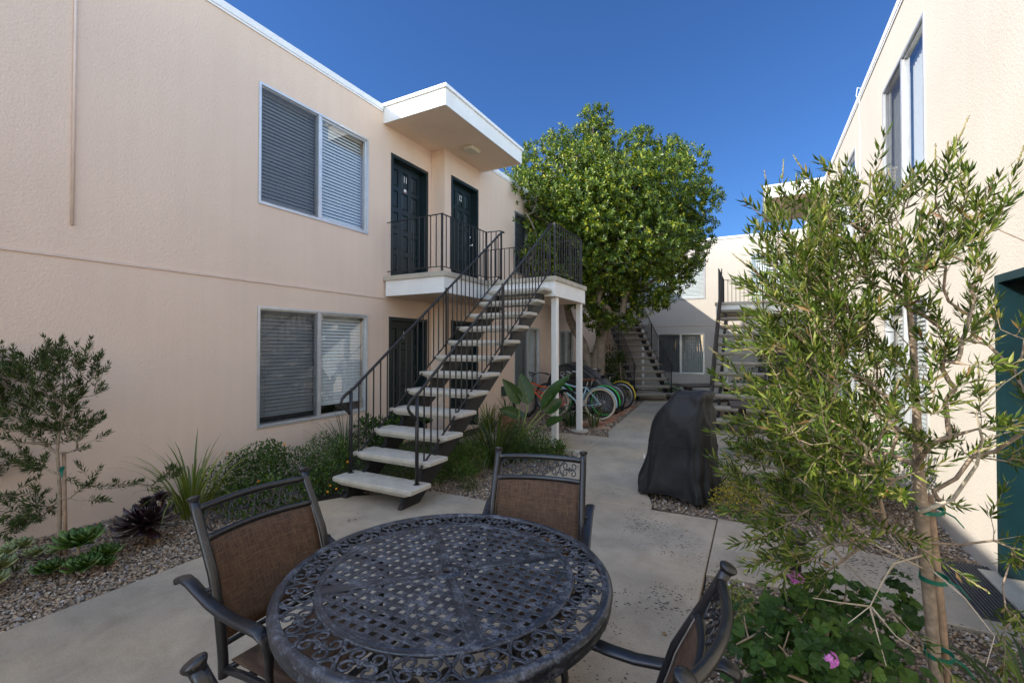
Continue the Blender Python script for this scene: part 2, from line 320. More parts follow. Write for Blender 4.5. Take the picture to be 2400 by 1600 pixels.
M['grim'] = simple('green_enamel', (.02, .55, .06), .35); M['lblue'] = simple('light_blue_enamel', (.42, .62, .70), .3)
M['orangep'] = simple('orange_enamel', (.75, .11, .01), .3); M['yelp'] = simple('yellow_enamel', (.85, .62, .01), .35)
M['silver'] = simple('bare_alloy', (.65, .65, .66), .35, metal=.8); M['leather'] = simple('brown_saddle', (.22, .07, .04), .5)
M['redp'] = simple('red_enamel', (.45, .02, .02), .35)
M['grip'] = simple('black_grip', (.02, .02, .02), .6)
M['wood'] = simple('dark_stained_wood', (.05, .037, .03), .7, var=.25, vscale=12)
M['fence'] = simple('grey_painted_panel', (.16, .16, .165), .6, var=.1)
M['plate'] = simple('door_number_white', (.85, .85, .83), .4)
M['curb'] = simple('edging_stone', (.42, .37, .31), .9, var=.2, vscale=6, bump=.004)
# ------------------------------------------------------------------ ground
def struct(o): return tag(o, kind='structure')
m = MB(); m.add([(-150, -150, -.06), (150, -150, -.06), (150, 150, -.06), (-150, 150, -.06)], [(0, 1, 2, 3)]); struct(m.build('ground', M['soil']))
def slab(m, poly, z=0., t=.12, b=.006):
    P = np.array(poly, float); c = P.mean(0)
    def inset(d):
        Q = []
        n = len(P)
        for i in range(n):
            a, p, q = P[i-1], P[i], P[(i+1) % n]
            e1, e2 = _n(p-a), _n(q-p); n1 = np.array([-e1[1], e1[0]]); n2 = np.array([-e2[1], e2[0]])
            k = 1+np.dot(n1, n2); Q.append(p+(n1+n2)*d/max(k, .3))
        return Q
    g = lambda Q, zz: [(x, y, zz) for x, y in Q]
    m.loft([g(inset(.004), z-t), g(inset(.004), z-b), g(inset(.004+b), z)], True, True)
m = MB()
XG = -2.33
slab(m, [(-3.79, -4), (-.32, -4), (-.32, 4.68), (-2.5, 4.66), (-2.53, 4.12), (-3.19, 4.12), (-3.60, 3.78), (-3.92, 3.52), (-4.07, 3.25), (-3.98, 2.75), (-3.79, 2.35)])
slab(m, [(-2.35, 4.66), (-.92, 4.68), (-.93, 4.80), (-1.18, 5.6), (-1.2, 6.62), (XG, 6.62), (-2.36, 5.6)])
slab(m, [(-4.6, 6.62), (XG, 6.62), (XG, 8.03), (-4.6, 8.03)])
slab(m, [(XG, 6.62), (1.5, 6.62), (1.5, 10.2), (-2.62, 10.2), (-2.5, 8.6), (XG, 8.03)])
slab(m, [(-2.62, 10.2), (1.5, 10.2), (1.5, 13.4), (-2.9, 13.4)])
slab(m, [(-2.9, 13.4), (1.5, 13.4), (1.5, 17.2), (-4.4, 17.2), (-4.4, 14.6), (-3.0, 14.3)])
struct(m.build('concrete_path', M['conc']))
m = MB(); slab(m, [(-.32, 3.53), (.55, 3.60), (1.5, 3.56), (1.5, 4.42), (1.0, 4.45), (.35, 4.62), (-.32, 4.74)])
struct(m.build('entrance_path', M['conc']))
m = MB(); slab(m, [(-.32, -4), (1.5, -4), (1.5, .9), (-.32, .9)])
struct(m.build('side_path', M['conc']))
# gravel: real pebbles lying on a soil sheet
ico = None
def _ico():
    t = (1+5**.5)/2
    V = np.array([(-1, t, 0), (1, t, 0), (-1, -t, 0), (1, -t, 0), (0, -1, t), (0, 1, t), (0, -1, -t), (0, 1, -t), (t, 0, -1), (t, 0, 1), (-t, 0, -1), (-t, 0, 1)], float)
    V /= np.linalg.norm(V[0])
    F = np.array([(0, 11, 5), (0, 5, 1), (0, 1, 7), (0, 7, 10), (0, 10, 11), (1, 5, 9), (5, 11, 4), (11, 10, 2), (10, 7, 6), (7, 1, 8), (3, 9, 4), (3, 4, 2), (3, 2, 6), (3, 6, 8), (3, 8, 9), (4, 9, 5), (2, 4, 11), (6, 2, 10), (8, 6, 7), (9, 8, 1)])
    return V, F
IV, IF = _ico()
def inside(P, poly):
    poly = np.array(poly); x, y = P[:, 0], P[:, 1]; r = np.zeros(len(P), bool); j = len(poly)-1
    for i in range(len(poly)):
        xi, yi = poly[i]; xj, yj = poly[j]
        c = ((yi > y) != (yj > y)) & (x < (xj-xi)*(y-yi)/(yj-yi+1e-12)+xi); r ^= c; j = i
    return r
def pebbles(m, poly, n, size, rng, z=-.025):
    P = np.array(poly); lo, hi = P.min(0), P.max(0); A = rng.uniform(lo, hi, (int(n*2.5), 2)); A = A[inside(A, poly)][:n]; k = len(A)
    s = size*rng.lognormal(0, .35, k); sc3 = np.stack([s*rng.uniform(.8, 1.3, k), s*rng.uniform(.6, 1., k), s*rng.uniform(.4, .75, k)], 1)
    th = rng.uniform(0, 2*PI, k); ct, st = np.cos(th), np.sin(th)
    V = IV[None]*(1+rng.normal(0, .13, (k, 12, 1)))*sc3[:, None, :]
    tilt = rng.normal(0, .35, k); V[:, :, 2] += V[:, :, 0]*tilt[:, None]
    X = V[:, :, 0]*ct[:, None]-V[:, :, 1]*st[:, None]; Y = V[:, :, 0]*st[:, None]+V[:, :, 1]*ct[:, None]
    Z = V[:, :, 2]+z+rng.uniform(-.006, .012, k)[:, None]
    W = np.stack([X+A[:, 0:1], Y+A[:, 1:2], Z], 2).reshape(-1, 3)
    F = (IF[None]+12*np.arange(k)[:, None, None]).reshape(-1, 3); m.addq(W, F, False)
rng = np.random.default_rng(5)
BEDL = [(-5.43, -.5), (-3.80, -.5), (-3.80, 2.35), (-3.99, 2.75), (-4.08, 3.25), (-4.6, 3.4), (-5.43, 3.4)]
BEDM = [(-4.2, 3.7), (-3.6, 3.8), (-3.19, 4.13), (-2.54, 4.13), (-2.36, 4.8), (-2.34, 6.61), (-4.2, 6.6)]
BEDN = [(-.31, .9), (1.5, .9), (1.5, 3.55), (.55, 3.59), (-.31, 3.52)]
BEDG = [(-.92, 4.79), (-.31, 4.75), (.35, 4.63), (1.0, 4.46), (1.49, 4.43), (1.49, 6.6), (-1.19, 6.6), (-1.17, 5.6)]
BEDB = [(-5.1, 8.05), (-2.34, 8.05), (-2.5, 8.6), (-2.63, 10.2), (-3., 14.2), (-5.1, 14.4)]
m = MB()
for poly, n, s_ in ((BEDL, 31000, .0078), (BEDM, 14000, .0080), (BEDN, 17000, .0080), (BEDG, 12000, .0085), (BEDB, 9000, .014)): pebbles(m, poly, n, s_, rng)
tag(m.build('gravel', M['gravel']), 'mixed tan and grey pebble mulch in the planting beds', 'gravel', kind='stuff')
m = MB()
for poly in (BEDL, BEDM, BEDN, BEDG, BEDB): m.add([(x, y, -.034) for x, y in poly], [tuple(range(len(poly)))])
struct(m.build('planting_bed', simple('gravel_bed', (.14, .105, .075), .95, var=.4, vscale=50, bump=.01, bscale=80)))

# ------------------------------------------------------------------ walls
def wall_panel(mb, o, ud, n, u0, u1, z0, z1, holes, t=.16, mi=0):
    """stucco wall sheet with real openings; o origin, ud direction along the wall, n outward normal"""
    o = np.array(o, float); ud = np.array(ud, float); n = np.array(n, float)
    us = sorted({u0, u1, *[h[0] for h in holes], *[h[1] for h in holes]}); zs = sorted({z0, z1, *[h[2] for h in holes], *[h[3] for h in holes]})
    pt = lambda u, z, d: o+ud*u+np.array([0, 0, z])-n*d
    flip = np.dot(np.cross(ud, [0, 0, 1.]), n) < 0
    def q(a, b, c, d): mb.add([a, b, c, d], [(3, 2, 1, 0) if flip else (0, 1, 2, 3)], False, mi)
    for i in range(len(us)-1):
        for j in range(len(zs)-1):
            a, b, c, d = us[i], us[i+1], zs[j], zs[j+1]; um, zm = (a+b)/2, (c+d)/2
            if any(h[0] < um < h[1] and h[2] < zm < h[3] for h in holes): continue
            q(pt(a, c, 0), pt(b, c, 0), pt(b, d, 0), pt(a, d, 0)); q(pt(b, c, t), pt(a, c, t), pt(a, d, t), pt(b, d, t))
    for a, b, c, d in holes+[(u1, u0, z0, z1)]:
        q(pt(a, c, 0), pt(a, d, 0), pt(a, d, t), pt(a, c, t)); q(pt(b, d, 0), pt(b, c, 0), pt(b, c, t), pt(b, d, t))
        if c <= z0 and (a, b) != (u1, u0): 
            q(pt(a, d, 0), pt(b, d, 0), pt(b, d, t), pt(a, d, t)); continue
        q(pt(a, d, 0), pt(b, d, 0), pt(b, d, t), pt(a, d, t)); q(pt(b, c, 0), pt(a, c, 0), pt(a, c, t), pt(b, c, t))
def window(parent, o, ud, n, w, h, style='h', screen=True, lab=None, seed=0, gap=.08):
    """aluminium slider: o = lower corner on the wall face; ud along; n outward"""
    o = np.array(o, float); ud = np.array(ud, float); n = np.array(n, float); Z = np.array([0, 0, 1.])
    P = lambda u, z, d: o+ud*u+Z*z+n*d
    f = MB(); fw = .028
    def bar(u0, u1, z0, z1, d0, d1): f.obox(P((u0+u1)/2, (z0+z1)/2, (d0+d1)/2), ud, n, Z, (u1-u0)/2, abs(d1-d0)/2, (z1-z0)/2)
    bar(-.012, w+.012, -.012, fw*.6, -.07, .014); bar(-.012, w+.012, h-fw*.6, h+.012, -.07, .014)
    bar(-.012, fw*.6, fw*.6, h-fw*.6, -.07, .014); bar(w-fw*.6, w+.012, fw*.6, h-fw*.6, -.07, .014)
    bar(w/2-.028, w/2+.022, fw*.6, h-fw*.6, -.066, .008)
    for u0, u1 in ((fw*.6, w/2-.028), (w/2+.022, w-fw*.6)):      # sash rails
        bar(u0, u1, fw*.6, fw*.6+.028, -.05, -.012); bar(u0, u1, h-fw*.6-.028, h-fw*.6, -.05, -.012)
        bar(u0, u0+.024, fw*.6+.028, h-fw*.6-.028, -.05, -.012); bar(u1-.024, u1, fw*.6+.028, h-fw*.6-.028, -.05, -.012)
    fo = f.build('window', M['alu'], parent)
    if lab: fo['label'] = lab
    for u0, u1 in ((fw*.6+.024, w/2-.052), (w/2+.046, w-fw*.6-.024)):
        g = MB(); a = [P(u0, .05, -.03), P(u1, .05, -.03), P(u1, h-.05, -.03), P(u0, h-.05, -.03)]; g.add(a, [(0, 1, 2, 3)]); g.build('pane', M['glass'], fo)
    if screen:
        sa, sb = (.03, w/2-.03) if screen != 'far' else (w/2+.03, w-.03)
        g = MB(); a = [P(sa, .03, -.004), P(sb, .03, -.004), P(sb, h-.03, -.004), P(sa, h-.03, -.004)]; g.add(a, [(0, 1, 2, 3)]); g.build('insect_screen', M['screen'], fo)
    rnd = random.Random(seed); b = MB()
    if style == 'h':
        for u0, u1 in ((.02, w/2-.01), (w/2+.01, w-.02)):
            z = h-.05; b.obox(P((u0+u1)/2, h-.025, -.12), ud, n, Z, (u1-u0)/2, .02, .02)
            zb = gap+rnd.uniform(-.01, .02)
            while z > zb:
                a = R(58)+rnd.uniform(-.03, .03); hw = .0262; dz, dn = math.sin(a)*hw, math.cos(a)*hw
                b.add([P(u0, z-dz, -.12+dn), P(u1, z-dz, -.12+dn), P(u1, z+dz, -.12-dn), P(u0, z+dz, -.12-dn)], [(0, 1, 2, 3)]); z -= .048
            b.obox(P((u0+u1)/2, z+.01, -.12), ud, n, Z, (u1-u0)/2, .022, .012)
            for q in (.15, .85): b.tube([P(u0+(u1-u0)*q, h-.04, -.09), P(u0+(u1-u0)*q, z, -.09)], .0018, 4)
    else:
        u = .02; k = 0
        while u < w-.06:
            a = R(42); dx, dn = math.cos(a)*.045, math.sin(a)*.045; seg = []
            for q in np.linspace(-1, 1, 4): seg.append((u+.045+q*dx, -.13+q*dn+.006*(1-q*q)))
            V = [P(x, zz, d) for zz in (.05, h-.04) for x, d in seg]; b.add(V, [(i, i+1, i+5, i+4) for i in range(3)], True); u += .078
    b.build('blind', M['blind'] if style == 'h' else M['vert'], fo)
    return fo
def text_mesh(txt, size, depth=.006):
    c = bpy.data.curves.new('t', 'FONT'); c.body = txt; c.size = size; c.extrude = depth/2; c.align_x = 'CENTER'; c.align_y = 'CENTER'; c.offset = 0
    o = bpy.data.objects.new('t', c); COL.objects.link(o); dg = bpy.context.evaluated_depsgraph_get(); me = o.evaluated_get(dg).to_mesh()
    V = np.array([v.co[:] for v in me.vertices]); F = [tuple(p.vertices) for p in me.polygons]; o.evaluated_get(dg).to_mesh_clear()
    bpy.data.objects.remove(o); bpy.data.curves.remove(c); return V, F
def door(parent, o, ud, n, w, h, num=None, knob_side=0, plate=False, lab=None, mat='door', kickz=0):
    """15-panel door in a painted frame, o = lower corner on wall face"""
    o = np.array(o, float); ud = np.array(ud, float); n = np.array(n, float); Z = np.array([0, 0, 1.])
    P = lambda u, z, d: o+ud*u+Z*z+n*d
    d = MB()
    def bar(mb, u0, u1, z0, z1, d0, d1): mb.obox(P((u0+u1)/2, (z0+z1)/2, (d0+d1)/2), ud, n, Z, (u1-u0)/2, abs(d1-d0)/2, (z1-z0)/2)
    fw = .055; W = w-2*fw; H = h-fw; u0 = fw
    bar(d, u0+.004, u0+W-.004, .01, H-.004, -.175, -.145)                          # core
    st = .095; pw = (W-.01-4*st)/3*1.0; rows = 5; rz = [.16]; ph = (H-.16-.12-(rows-1)*.085)/rows
    us = [u0+.005+st+i*(pw+st) for i in range(3)]; zs = [.16+j*(ph+.085) for j in range(rows)]
    e = [u0+.004]+[x for u in us for x in (u, u+pw)]+[u0+W-.004]
    for i in range(0, 8, 2): bar(d, e[i], e[i+1], .01, H-.004, -.145, -.13)         # stiles
    zz = [.01]+[x for z in zs for x in (z, z+ph)]+[H-.004]
    for i in range(0, len(zz), 2):
        for u in us: bar(d, u, u+pw, zz[i], zz[i+1], -.145, -.1305)
    for u in us:
        for z in zs:                                                              # raised field
            g = .018; r0 = [P(u+g*.4, z+g*.4, -.1445), P(u+pw-g*.4, z+g*.4, -.1445), P(u+pw-g*.4, z+ph-g*.4, -.1445), P(u+g*.4, z+ph-g*.4, -.1445)]
            r1 = [P(u+g*1.6, z+g*1.6, -.133), P(u+pw-g*1.6, z+g*1.6, -.133), P(u+pw-g*1.6, z+ph-g*1.6, -.133), P(u+g*1.6, z+ph-g*1.6, -.133)]
            d.loft([r0, r1], False, True)
    do = d.build('door', M[mat], parent)
    if lab: do['label'] = lab
    f = MB(); bar(f, 0, fw, 0, h, -.19, .008); bar(f, w-fw, w, 0, h, -.19, .008); bar(f, fw, w-fw, H, h, -.19, .008)
    bar(f, fw, fw+.012, 0, H, -.128, -.11); bar(f, w-fw-.012, w-fw, 0, H, -.128, -.11); bar(f, fw+.012, w-fw-.012, H-.012, H, -.128, -.11)
    f.build('door_frame', M[mat], do)
    ku = u0+.06 if knob_side == 0 else u0+W-.06
    k = MB(); k.lathe([(.026, 0), (.028, .006), (.012, .012), (.012, .035), (.027, .045), (.03, .058), (.024, .068), (.004, .071)], P(ku, .95, -.13), 14, axis=n); k.build('door_knob', M['chrome'], do)
    k = MB(); k.lathe([(.028, 0), (.028, .01), (.022, .016), (.004, .018)], P(ku, 1.12, -.13), 14, axis=n); k.build('deadbolt', M['chrome'], do)
    if num:
        V, F = text_mesh(num, .17)
        rt = np.cross(Z, n)   # reading direction when facing the wall
        W3 = [P(w/2, h-.30, -.122)+rt*v[0]*.62+Z*v[1]+n*v[2] for v in V]
        t = MB(); t.add(W3, F); t.build('door_number', M['plate'], do)
    if plate:
        t = MB(); t.obox(P(w/2, h-.49, -.126), ud, n, Z, .03, .004, .03); po = t.build('door_sticker', M['plate'], do)
        t = MB(); t.obox(P(w/2, h-.512, -.121), ud, n, Z, .022, .0015, .006); t.build('sticker_stripe', M['redp'], po) if False else t.build('sticker_stripe', M['redp'], do)
    return do
XL, XL2, XR, YF = -5.43, -5.12, 1.5, 18.2
ZT = 5.55
# --- left building
LB = thing('apartment_building', 'peach stucco two storey apartment block with doors 11 and 12 under a white canopy', 'building', (XL, 0, 0))
w = MB()
lh = [(3.48, 5.27, .62, 2.12), (3.48, 5.27, 3.42, 4.92), (5.80, 6.79, 2.79, 4.92), (5.76, 6.77, 0, 2.13), (-2.2, -.4, .62, 2.12), (-2.2, -.4, 3.42, 4.92)]
wall_panel(w, (XL, 0, 0), (0, 1, 0), (1, 0, 0), -14, 6.897, -.06, ZT, lh)
l2 = [(7.10, 8.07, 2.79, 4.92), (7.10, 8.07, 0, 2.13), (9.70, 11.12, .62, 2.12), (9.70, 11.12, 3.42, 4.92), (12.6, 13.75, .62, 2.12)]
wall_panel(w, (XL2, 0, 0), (0, 1, 0), (1, 0, 0), 6.90, YF, -.06, ZT, l2)
w.box(XL-.16, XL2, 6.9, 7.05, 0, ZT) if False else None
w.add([(XL-.16, 6.9, 0), (XL2-.16, 6.9, 0), (XL2-.16, 6.9, ZT), (XL-.16, 6.9, ZT)], [(0, 1, 2, 3)])
w.box(-11.2, -11, -14, YF, 0, ZT); w.box(-11, XL-.16, -14.2, -14, 0, ZT)
w.build('wall', M['peach'], LB)
w = MB(); w.box(-11.2, XL-.17, -14.2, YF, ZT-.25, ZT-.1); w.box(-11.2, XL2-.2, 6.95, YF, ZT-.27, ZT-.12) ; w.build('roof', M['roof'], LB)
w = MB(); w.box(-10.9, XL-.5, -13.9, YF-.1, 2.55, 2.7); w.box(-10.9, XL-.18, 5.5, 5.6, .0, 2.5); w.box(-10.9, XL-.18, 5.5, 5.6, 2.75, 5.2)
w.build('interior', M['dark'], LB)
w = MB()
def capstrip(w, x, y0, y1, n, b0=.0):
    w.box(min(x-.17*n, x+.022*n), max(x-.17*n, x+.022*n), y0, y1, ZT+.0, ZT+.085)
    w.box(min(x+.002*n, x+.014*n), max(x+.002*n, x+.014*n), y0, y1, ZT-.03, ZT-.002)
capstrip(w, XL, -14, 5.60, 1); capstrip(w, XL2, 8.22, YF, 1); w.build('roof_cap', M['flash'], LB)
w = MB(); w.box(XL+.002, XL+.012, -14, 5.60, 2.418, 2.442); w.box(XL2+.002, XL2+.012, 8.50, YF, 2.418, 2.442); w.box(XL+.002, XL+.012, 5.6, 6.89, 2.42, 2.44); w.box(XL2+.002, XL2+.012, 6.89, 8.5, 2.42, 2.44); w.build('control_joint', M['trim'], LB)
w = MB(); w.tube([(XL+.012, 1.737, ZT-.04), (XL+.012, 1.73, 2.72)], .012, 8)
w.build('conduit', M['trim'], LB)
for nm, y0, z0, wd, st, sc_, sd, lab in (('a', 3.48, .62, 1.79, 'h', 1, 1, 'ground floor window beside the stair foot'), ('b', 3.48, 3.42, 1.79, 'h', 1, 2, 'large upper window left of door 11'), ('c', -2.2, .62, 1.8, 'h', 1, 3, None), ('d', -2.2, 3.42, 1.8, 'h', 1, 4, None)):
    window(LB, (XL, y0, z0), (0, 1, 0), (1, 0, 0), wd, 1.5, st, sc_, lab, sd, .15 if z0 < 1 else .07)
window(LB, (XL2, 9.70, .62), (0, 1, 0), (1, 0, 0), 1.42, 1.5, 'h', True, None, 5)
window(LB, (XL2, 9.70, 3.42), (0, 1, 0), (1, 0, 0), 1.42, 1.5, 'h', True, None, 6)
window(LB, (XL2, 12.6, .62), (0, 1, 0), (1, 0, 0), 1.15, 1.5, 'v', False, None, 7)
door(LB, (XL, 5.80, 2.79), (0, 1, 0), (1, 0, 0), .99, 2.13, '11', 0, True, 'upper door numbered 11')
door(LB, (XL2, 7.10, 2.79), (0, 1, 0), (1, 0, 0), .97, 2.13, '12', 1, False, 'upper door numbered 12')
door(LB, (XL, 5.76, 0), (0, 1, 0), (1, 0, 0), 1.01, 2.13, '1', 0, False, 'ground floor door numbered 1')
door(LB, (XL2, 7.10, 0), (0, 1, 0), (1, 0, 0), .97, 2.13, None, 1, False, 'ground floor door behind the stair')
# canopy
def canopy(parent, x0, x1, y0, y1, sx, wallx):
    s_ = MB(); s_.box(min(x0, x1), max(x0, x1), y0+.02, y1-.02, 5.345, 5.40); s_.build('soffit', M['soffit'], parent)
    f = MB(); xo = x1
    f.box(min(xo, xo+.024*sx), max(xo, xo+.024*sx), y0, y1, 5.335, 5.60)
    f.box(min(x0, x1), max(x0, x1), y0-.004, y0+.02, 5.335, 5.60); f.box(min(x0, x1), max(x0, x1), y1-.02, y1+.004, 5.335, 5.60); f.build('fascia', M['white'], parent)
    c = MB(); a, b = min(x0-.3*sx, x1+.05*sx), max(x0-.3*sx, x1+.05*sx); c.box(a, b, y0-.03, y1+.03, 5.602, 5.655); c.build('canopy_cap', M['flash'], parent)
canopy(LB, XL+.001, -4.18, 5.62, 8.2, 1, XL)
l = MB()
def rr(c, hx, hy, z, r=.03): 
    P = []
    for cx, cy, a0 in ((hx-r, hy-r, 0), (-hx+r, hy-r, 90), (-hx+r, -hy+r, 180), (hx-r, -hy+r, 270)):
        for a in (0, 30, 60, 90): P.append((c[0]+cx+r*math.cos(R(a0+a)), c[1]+cy+r*math.sin(R(a0+a)), z))
    return P
cc = (-4.66, 7.12); l.loft([rr(cc, .10, .15, 5.345), rr(cc, .11, .16, 5.33), rr(cc, .105, .155, 5.29), rr(cc, .08, .13, 5.275)], False, True, True, True)
l.build('ceiling_light', M['lens'], LB)

# --- outdoor staircases
def baluster_mesh(h, r=.0088):
    m = MB(); m.tube([(0, 0, 0), (0, 0, h)], r, 6, cap=False); o = m.build('baluster', M['iron']); me = o.data; bpy.data.objects.remove(o); return me
def put(me, name, parent, loc):
    o = bpy.data.objects.new(name, me); COL.objects.link(o); o.parent = parent; o.location = loc; return o
BAL = {}
def level_rail(parent, a, b, z0, z1, posts=(1, 1), sp=.112, pr=.016, drop=.05, prb=None):
    a, b = np.array(a, float), np.array(b, float); L = np.linalg.norm(b-a); d = (b-a)/L
    m = MB(); q = lambda p, z: (p[0], p[1], z)
    m.tube([q(a, z1), q(b, z1)], .017, 4, up=(0, 0, 1), ru=.008, smooth=False); m.tube([q(a, z0+.085), q(b, z0+.085)], .009, 4, up=(0, 0, 1), smooth=False)
    if posts[0]: m.tube([q(a, z0-drop), q(a, z1+.008)], .019, 4, smooth=False)
    if posts[1]: m.tube([q(b, z0-drop), q(b, z1+.008)], .019, 4, smooth=False)
    ro = m.build('railing', M['iron'], parent, local=True)
    n = max(1, int(round(L/sp))); hb = round(z1-z0-.088, 3)
    if hb not in BAL: BAL[hb] = baluster_mesh(hb)
    for i in range(1, n):
        p = a+d*L*i/n; put(BAL[hb], 'baluster', ro, (p[0], p[1], z0+.087))
    return ro
def staircase(label, loc, rz, group, n=12, rise=.2146, run=.289, w=1.11, xL=-.555, side=(1, 1), landing=None, landing_rails=(), posts=(), wood=False, detail=True, lowpost=.16):
    """local frame: x across, y up the flight; first tread front edge at y=0"""
    S = thing('outdoor_staircase', label, 'staircase', loc, group, rz)
    t = MB(); x0, x1 = -w/2, w/2; d = .325
    def rect(ix, iy0, iy1, z): return [(x0+ix, iy0, z), (x1-ix, iy0, z), (x1-ix, d-iy1, z), (x0+ix, d-iy1, z)]
    def rrect(ix, iy, z, r=.02, drop=0):
        P = []; X, Y = w/2-ix, d/2-iy
        for cx, cy, a0 in ((X-r, Y-r, 0), (-X+r, Y-r, 90), (-X+r, -Y+r, 180), (X-r, -Y+r, 270)):
            for a in (0, 45, 90): P.append((cx+r*math.cos(R(a0+a)), d/2+cy+r*math.sin(R(a0+a)), z))
        return P
    t.loft([rrect(.10, .03, -.082), rrect(.0, .0, -.042), rrect(0, 0, -.012), rrect(.004, .004, -.003), rrect(.012, .012, 0)], True, True)
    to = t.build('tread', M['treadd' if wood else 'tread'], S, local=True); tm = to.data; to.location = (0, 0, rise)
    for i in range(1, n): put(tm, 'tread', S, (0, i*run, (i+1)*rise))
    sl = rise/run; top_y = n*run
    for x in (-w/2+.17, w/2-.17):
        g = MB(); zt = lambda y: (y-.06)*sl+.045; dz = .27
        ye = top_y+.02; P = [(.06-.02, 0), (.06-.02+dz/sl*.93, 0), (ye, zt(ye)-dz), (ye, zt(ye))]
        P = [(.02, 0.), (.30, 0.), (ye, zt(ye)-dz), (ye, zt(ye)), (.045, .035)]
        g.loft([[(x-.025, y, z) for y, z in P], [(x+.025, y, z) for y, z in P]])
        for i in range(n):  # brackets under each tread
            y = i*run+.06; g.add([(x-.02, y, (i+1)*rise-.08), (x+.02, y, (i+1)*rise-.08), (x+.02, y+.24, (i+1)*rise-.08), (x-.02, y+.24, (i+1)*rise-.08), (x-.02, y, zt(y)-.02), (x+.02, y, zt(y)-.02)], [(0, 1, 2, 3), (0, 4, 5, 1), (0, 3, 4), (1, 5, 2), (3, 2, 5, 4)])
        g.build('stringer', M['iron'], S, local=True)
    zt = n*rise+rise
    for si, x in zip(side, (-w/2+.065, w/2-.10)):
        if not si: continue
        m = MB(); y0 = .19; za = rise+.90; yb = top_y+.16; zb = zt+.90
        k = (zb-za)/(yb-y0-.0)
        curl = [(x, .212, .865), (x, .15, .915), (x, .095, .965), (x, .068, 1.01), (x, .082, 1.052), (x, .125, 1.088), (x, .25, za+k*.06)]
        P = curl+[(x, yb-.02, zb-.04), (x, yb+.03, zb-.005), (x, yb+.10, zb)]
        if rz == 0 or True:
            m.tube(P, .02, 6, up=(1, 0, 0), ru=.011, smooth=True)
        m.tube([(x, .205, rise-.01), (x, .205, 1.118)], .019, 8)
        m.tube([(x, .205, .32), (x, yb-.03, zt+.10)], .011, 4, up=(1, 0, 0), smooth=False)
        m.tube([(x, yb, zt-.30), (x, yb, zb)], .018, 4, smooth=False)
        m.lathe([(.035, 0), (.033, .006), (.02, .008)], (x, .205, rise), 10)
        ymid = .205+(yb-.205)*.52; m.tube([(x, ymid, .32+(zt-.22)*.52-.33), (x, ymid, za+.08+k*(ymid-y0)-.05)], .014, 4, smooth=False)
        ro = m.build('stair_railing', M['iron'], S, local=True)
        nb = 30; z0f = lambda y: .32+(zt+.10-.32)*(y-.205)/(yb-.03-.205); y1f = lambda y: np.interp(y, [p[1] for p in P[6:8]], [p[2] for p in P[6:8]])
        hb = round(float(y1f(1.5)-z0f(1.5))-.003, 3)
        if ('s', hb) not in BAL: BAL[('s', hb)] = baluster_mesh(hb)
        for i in range(1, nb):
            y = .205+(yb-.205)*i/nb
            put(BAL[('s', hb)], 'baluster', ro, (x, y, float(z0f(y))+.004))
    if landing:
        zL = zt; lc = MB(); fa = MB()
        def off(poly, dd):
            P = np.array(poly, float); Q = []
            for i in range(len(P)):
                a, p, q = P[i-1], P[i], P[(i+1) % len(P)]; e1, e2 = _n(p-a), _n(q-p); n1 = np.array([-e1[1], e1[0]]); n2 = np.array([-e2[1], e2[0]])
                Q.append(tuple(p+(n1+n2)*dd/max(1+np.dot(n1, n2), .3)))
            return Q
        lc.loft([[(x, y, zL-.075) for x, y in landing], [(x, y, zL-.006) for x, y in landing], [(x, y, zL) for x, y in off(landing, .006)]]); lc.build('landing_slab', M['lconc'], S, local=True)
        fa.loft([[(x, y, zL-.33) for x, y in off(landing, .028)], [(x, y, zL-.076) for x, y in off(landing, .028)]]); fa.build('landing_fascia', M['white'], S, local=True)
        so = MB(); so.add([(x, y, zL-.333) for x, y in off(landing, .05)], [tuple(range(len(landing)))[::-1]]); so.build('landing_soffit', M['soffit'], S, local=True)
    for x, y in posts:
        p = MB(); p.bbox_(x-.05, x+.05, y-.05, y+.05, .02, zt-.335, .006); p.build('support_post', M['white'], S, local=True)
        p = MB(); p.lathe([(.17, -.02), (.165, .025), (.15, .03)], (x, y, 0), 18); p.build('post_footing', M['curb'], S, local=True)
    for a, b, pp in landing_rails: level_rail(S, a, b, zt, zt+.905, pp)
    return S
# main stair: local origin (x mid -3.505, y 3.44)
ox, oy = -3.505, 3.44
def L_(x, y): return (x-ox, y-oy)
staircase('black steel staircase with pale precast treads rising to doors 11 and 12', (ox, oy, 0), 0, 'outdoor staircases',
    landing=[L_(XL2+.005, 6.905), L_(XL+.005, 6.905), L_(XL+.005, 5.62), L_(-4.17, 5.62), L_(-4.17, 6.90), L_(-2.87, 6.90), L_(-2.87, 8.46), L_(XL2+.005, 8.46)][::1],
    posts=[L_(-2.98, 7.12), L_(-2.985, 8.34)],
    landing_rails=[(L_(XL+.02, 5.70), L_(-4.28, 5.70), (0, 1)), (L_(-4.28, 5.70), L_(-4.28, 7.02), (0, 1)), (L_(-4.28, 7.02), L_(-3.99, 7.05), (0, 0)),
                   (L_(-2.95, 7.04), L_(-2.95, 8.36), (1, 1)), (L_(-2.95, 8.36), L_(XL2+.02, 8.36), (0, 1)), (L_(-3.12, 7.06), L_(-2.95, 7.04), (0, 0))])
# stair by the tree (turned), left of the far wall
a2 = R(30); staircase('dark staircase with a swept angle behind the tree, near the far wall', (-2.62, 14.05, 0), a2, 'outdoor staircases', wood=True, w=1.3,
    landing=[(-.75, 3.47), (1.0, 3.47), (1.0, 4.3), (-.75, 4.3)], landing_rails=[((.68, 3.55), (.9, 3.9), (0, 1))], posts=[(.8, 3.7)])
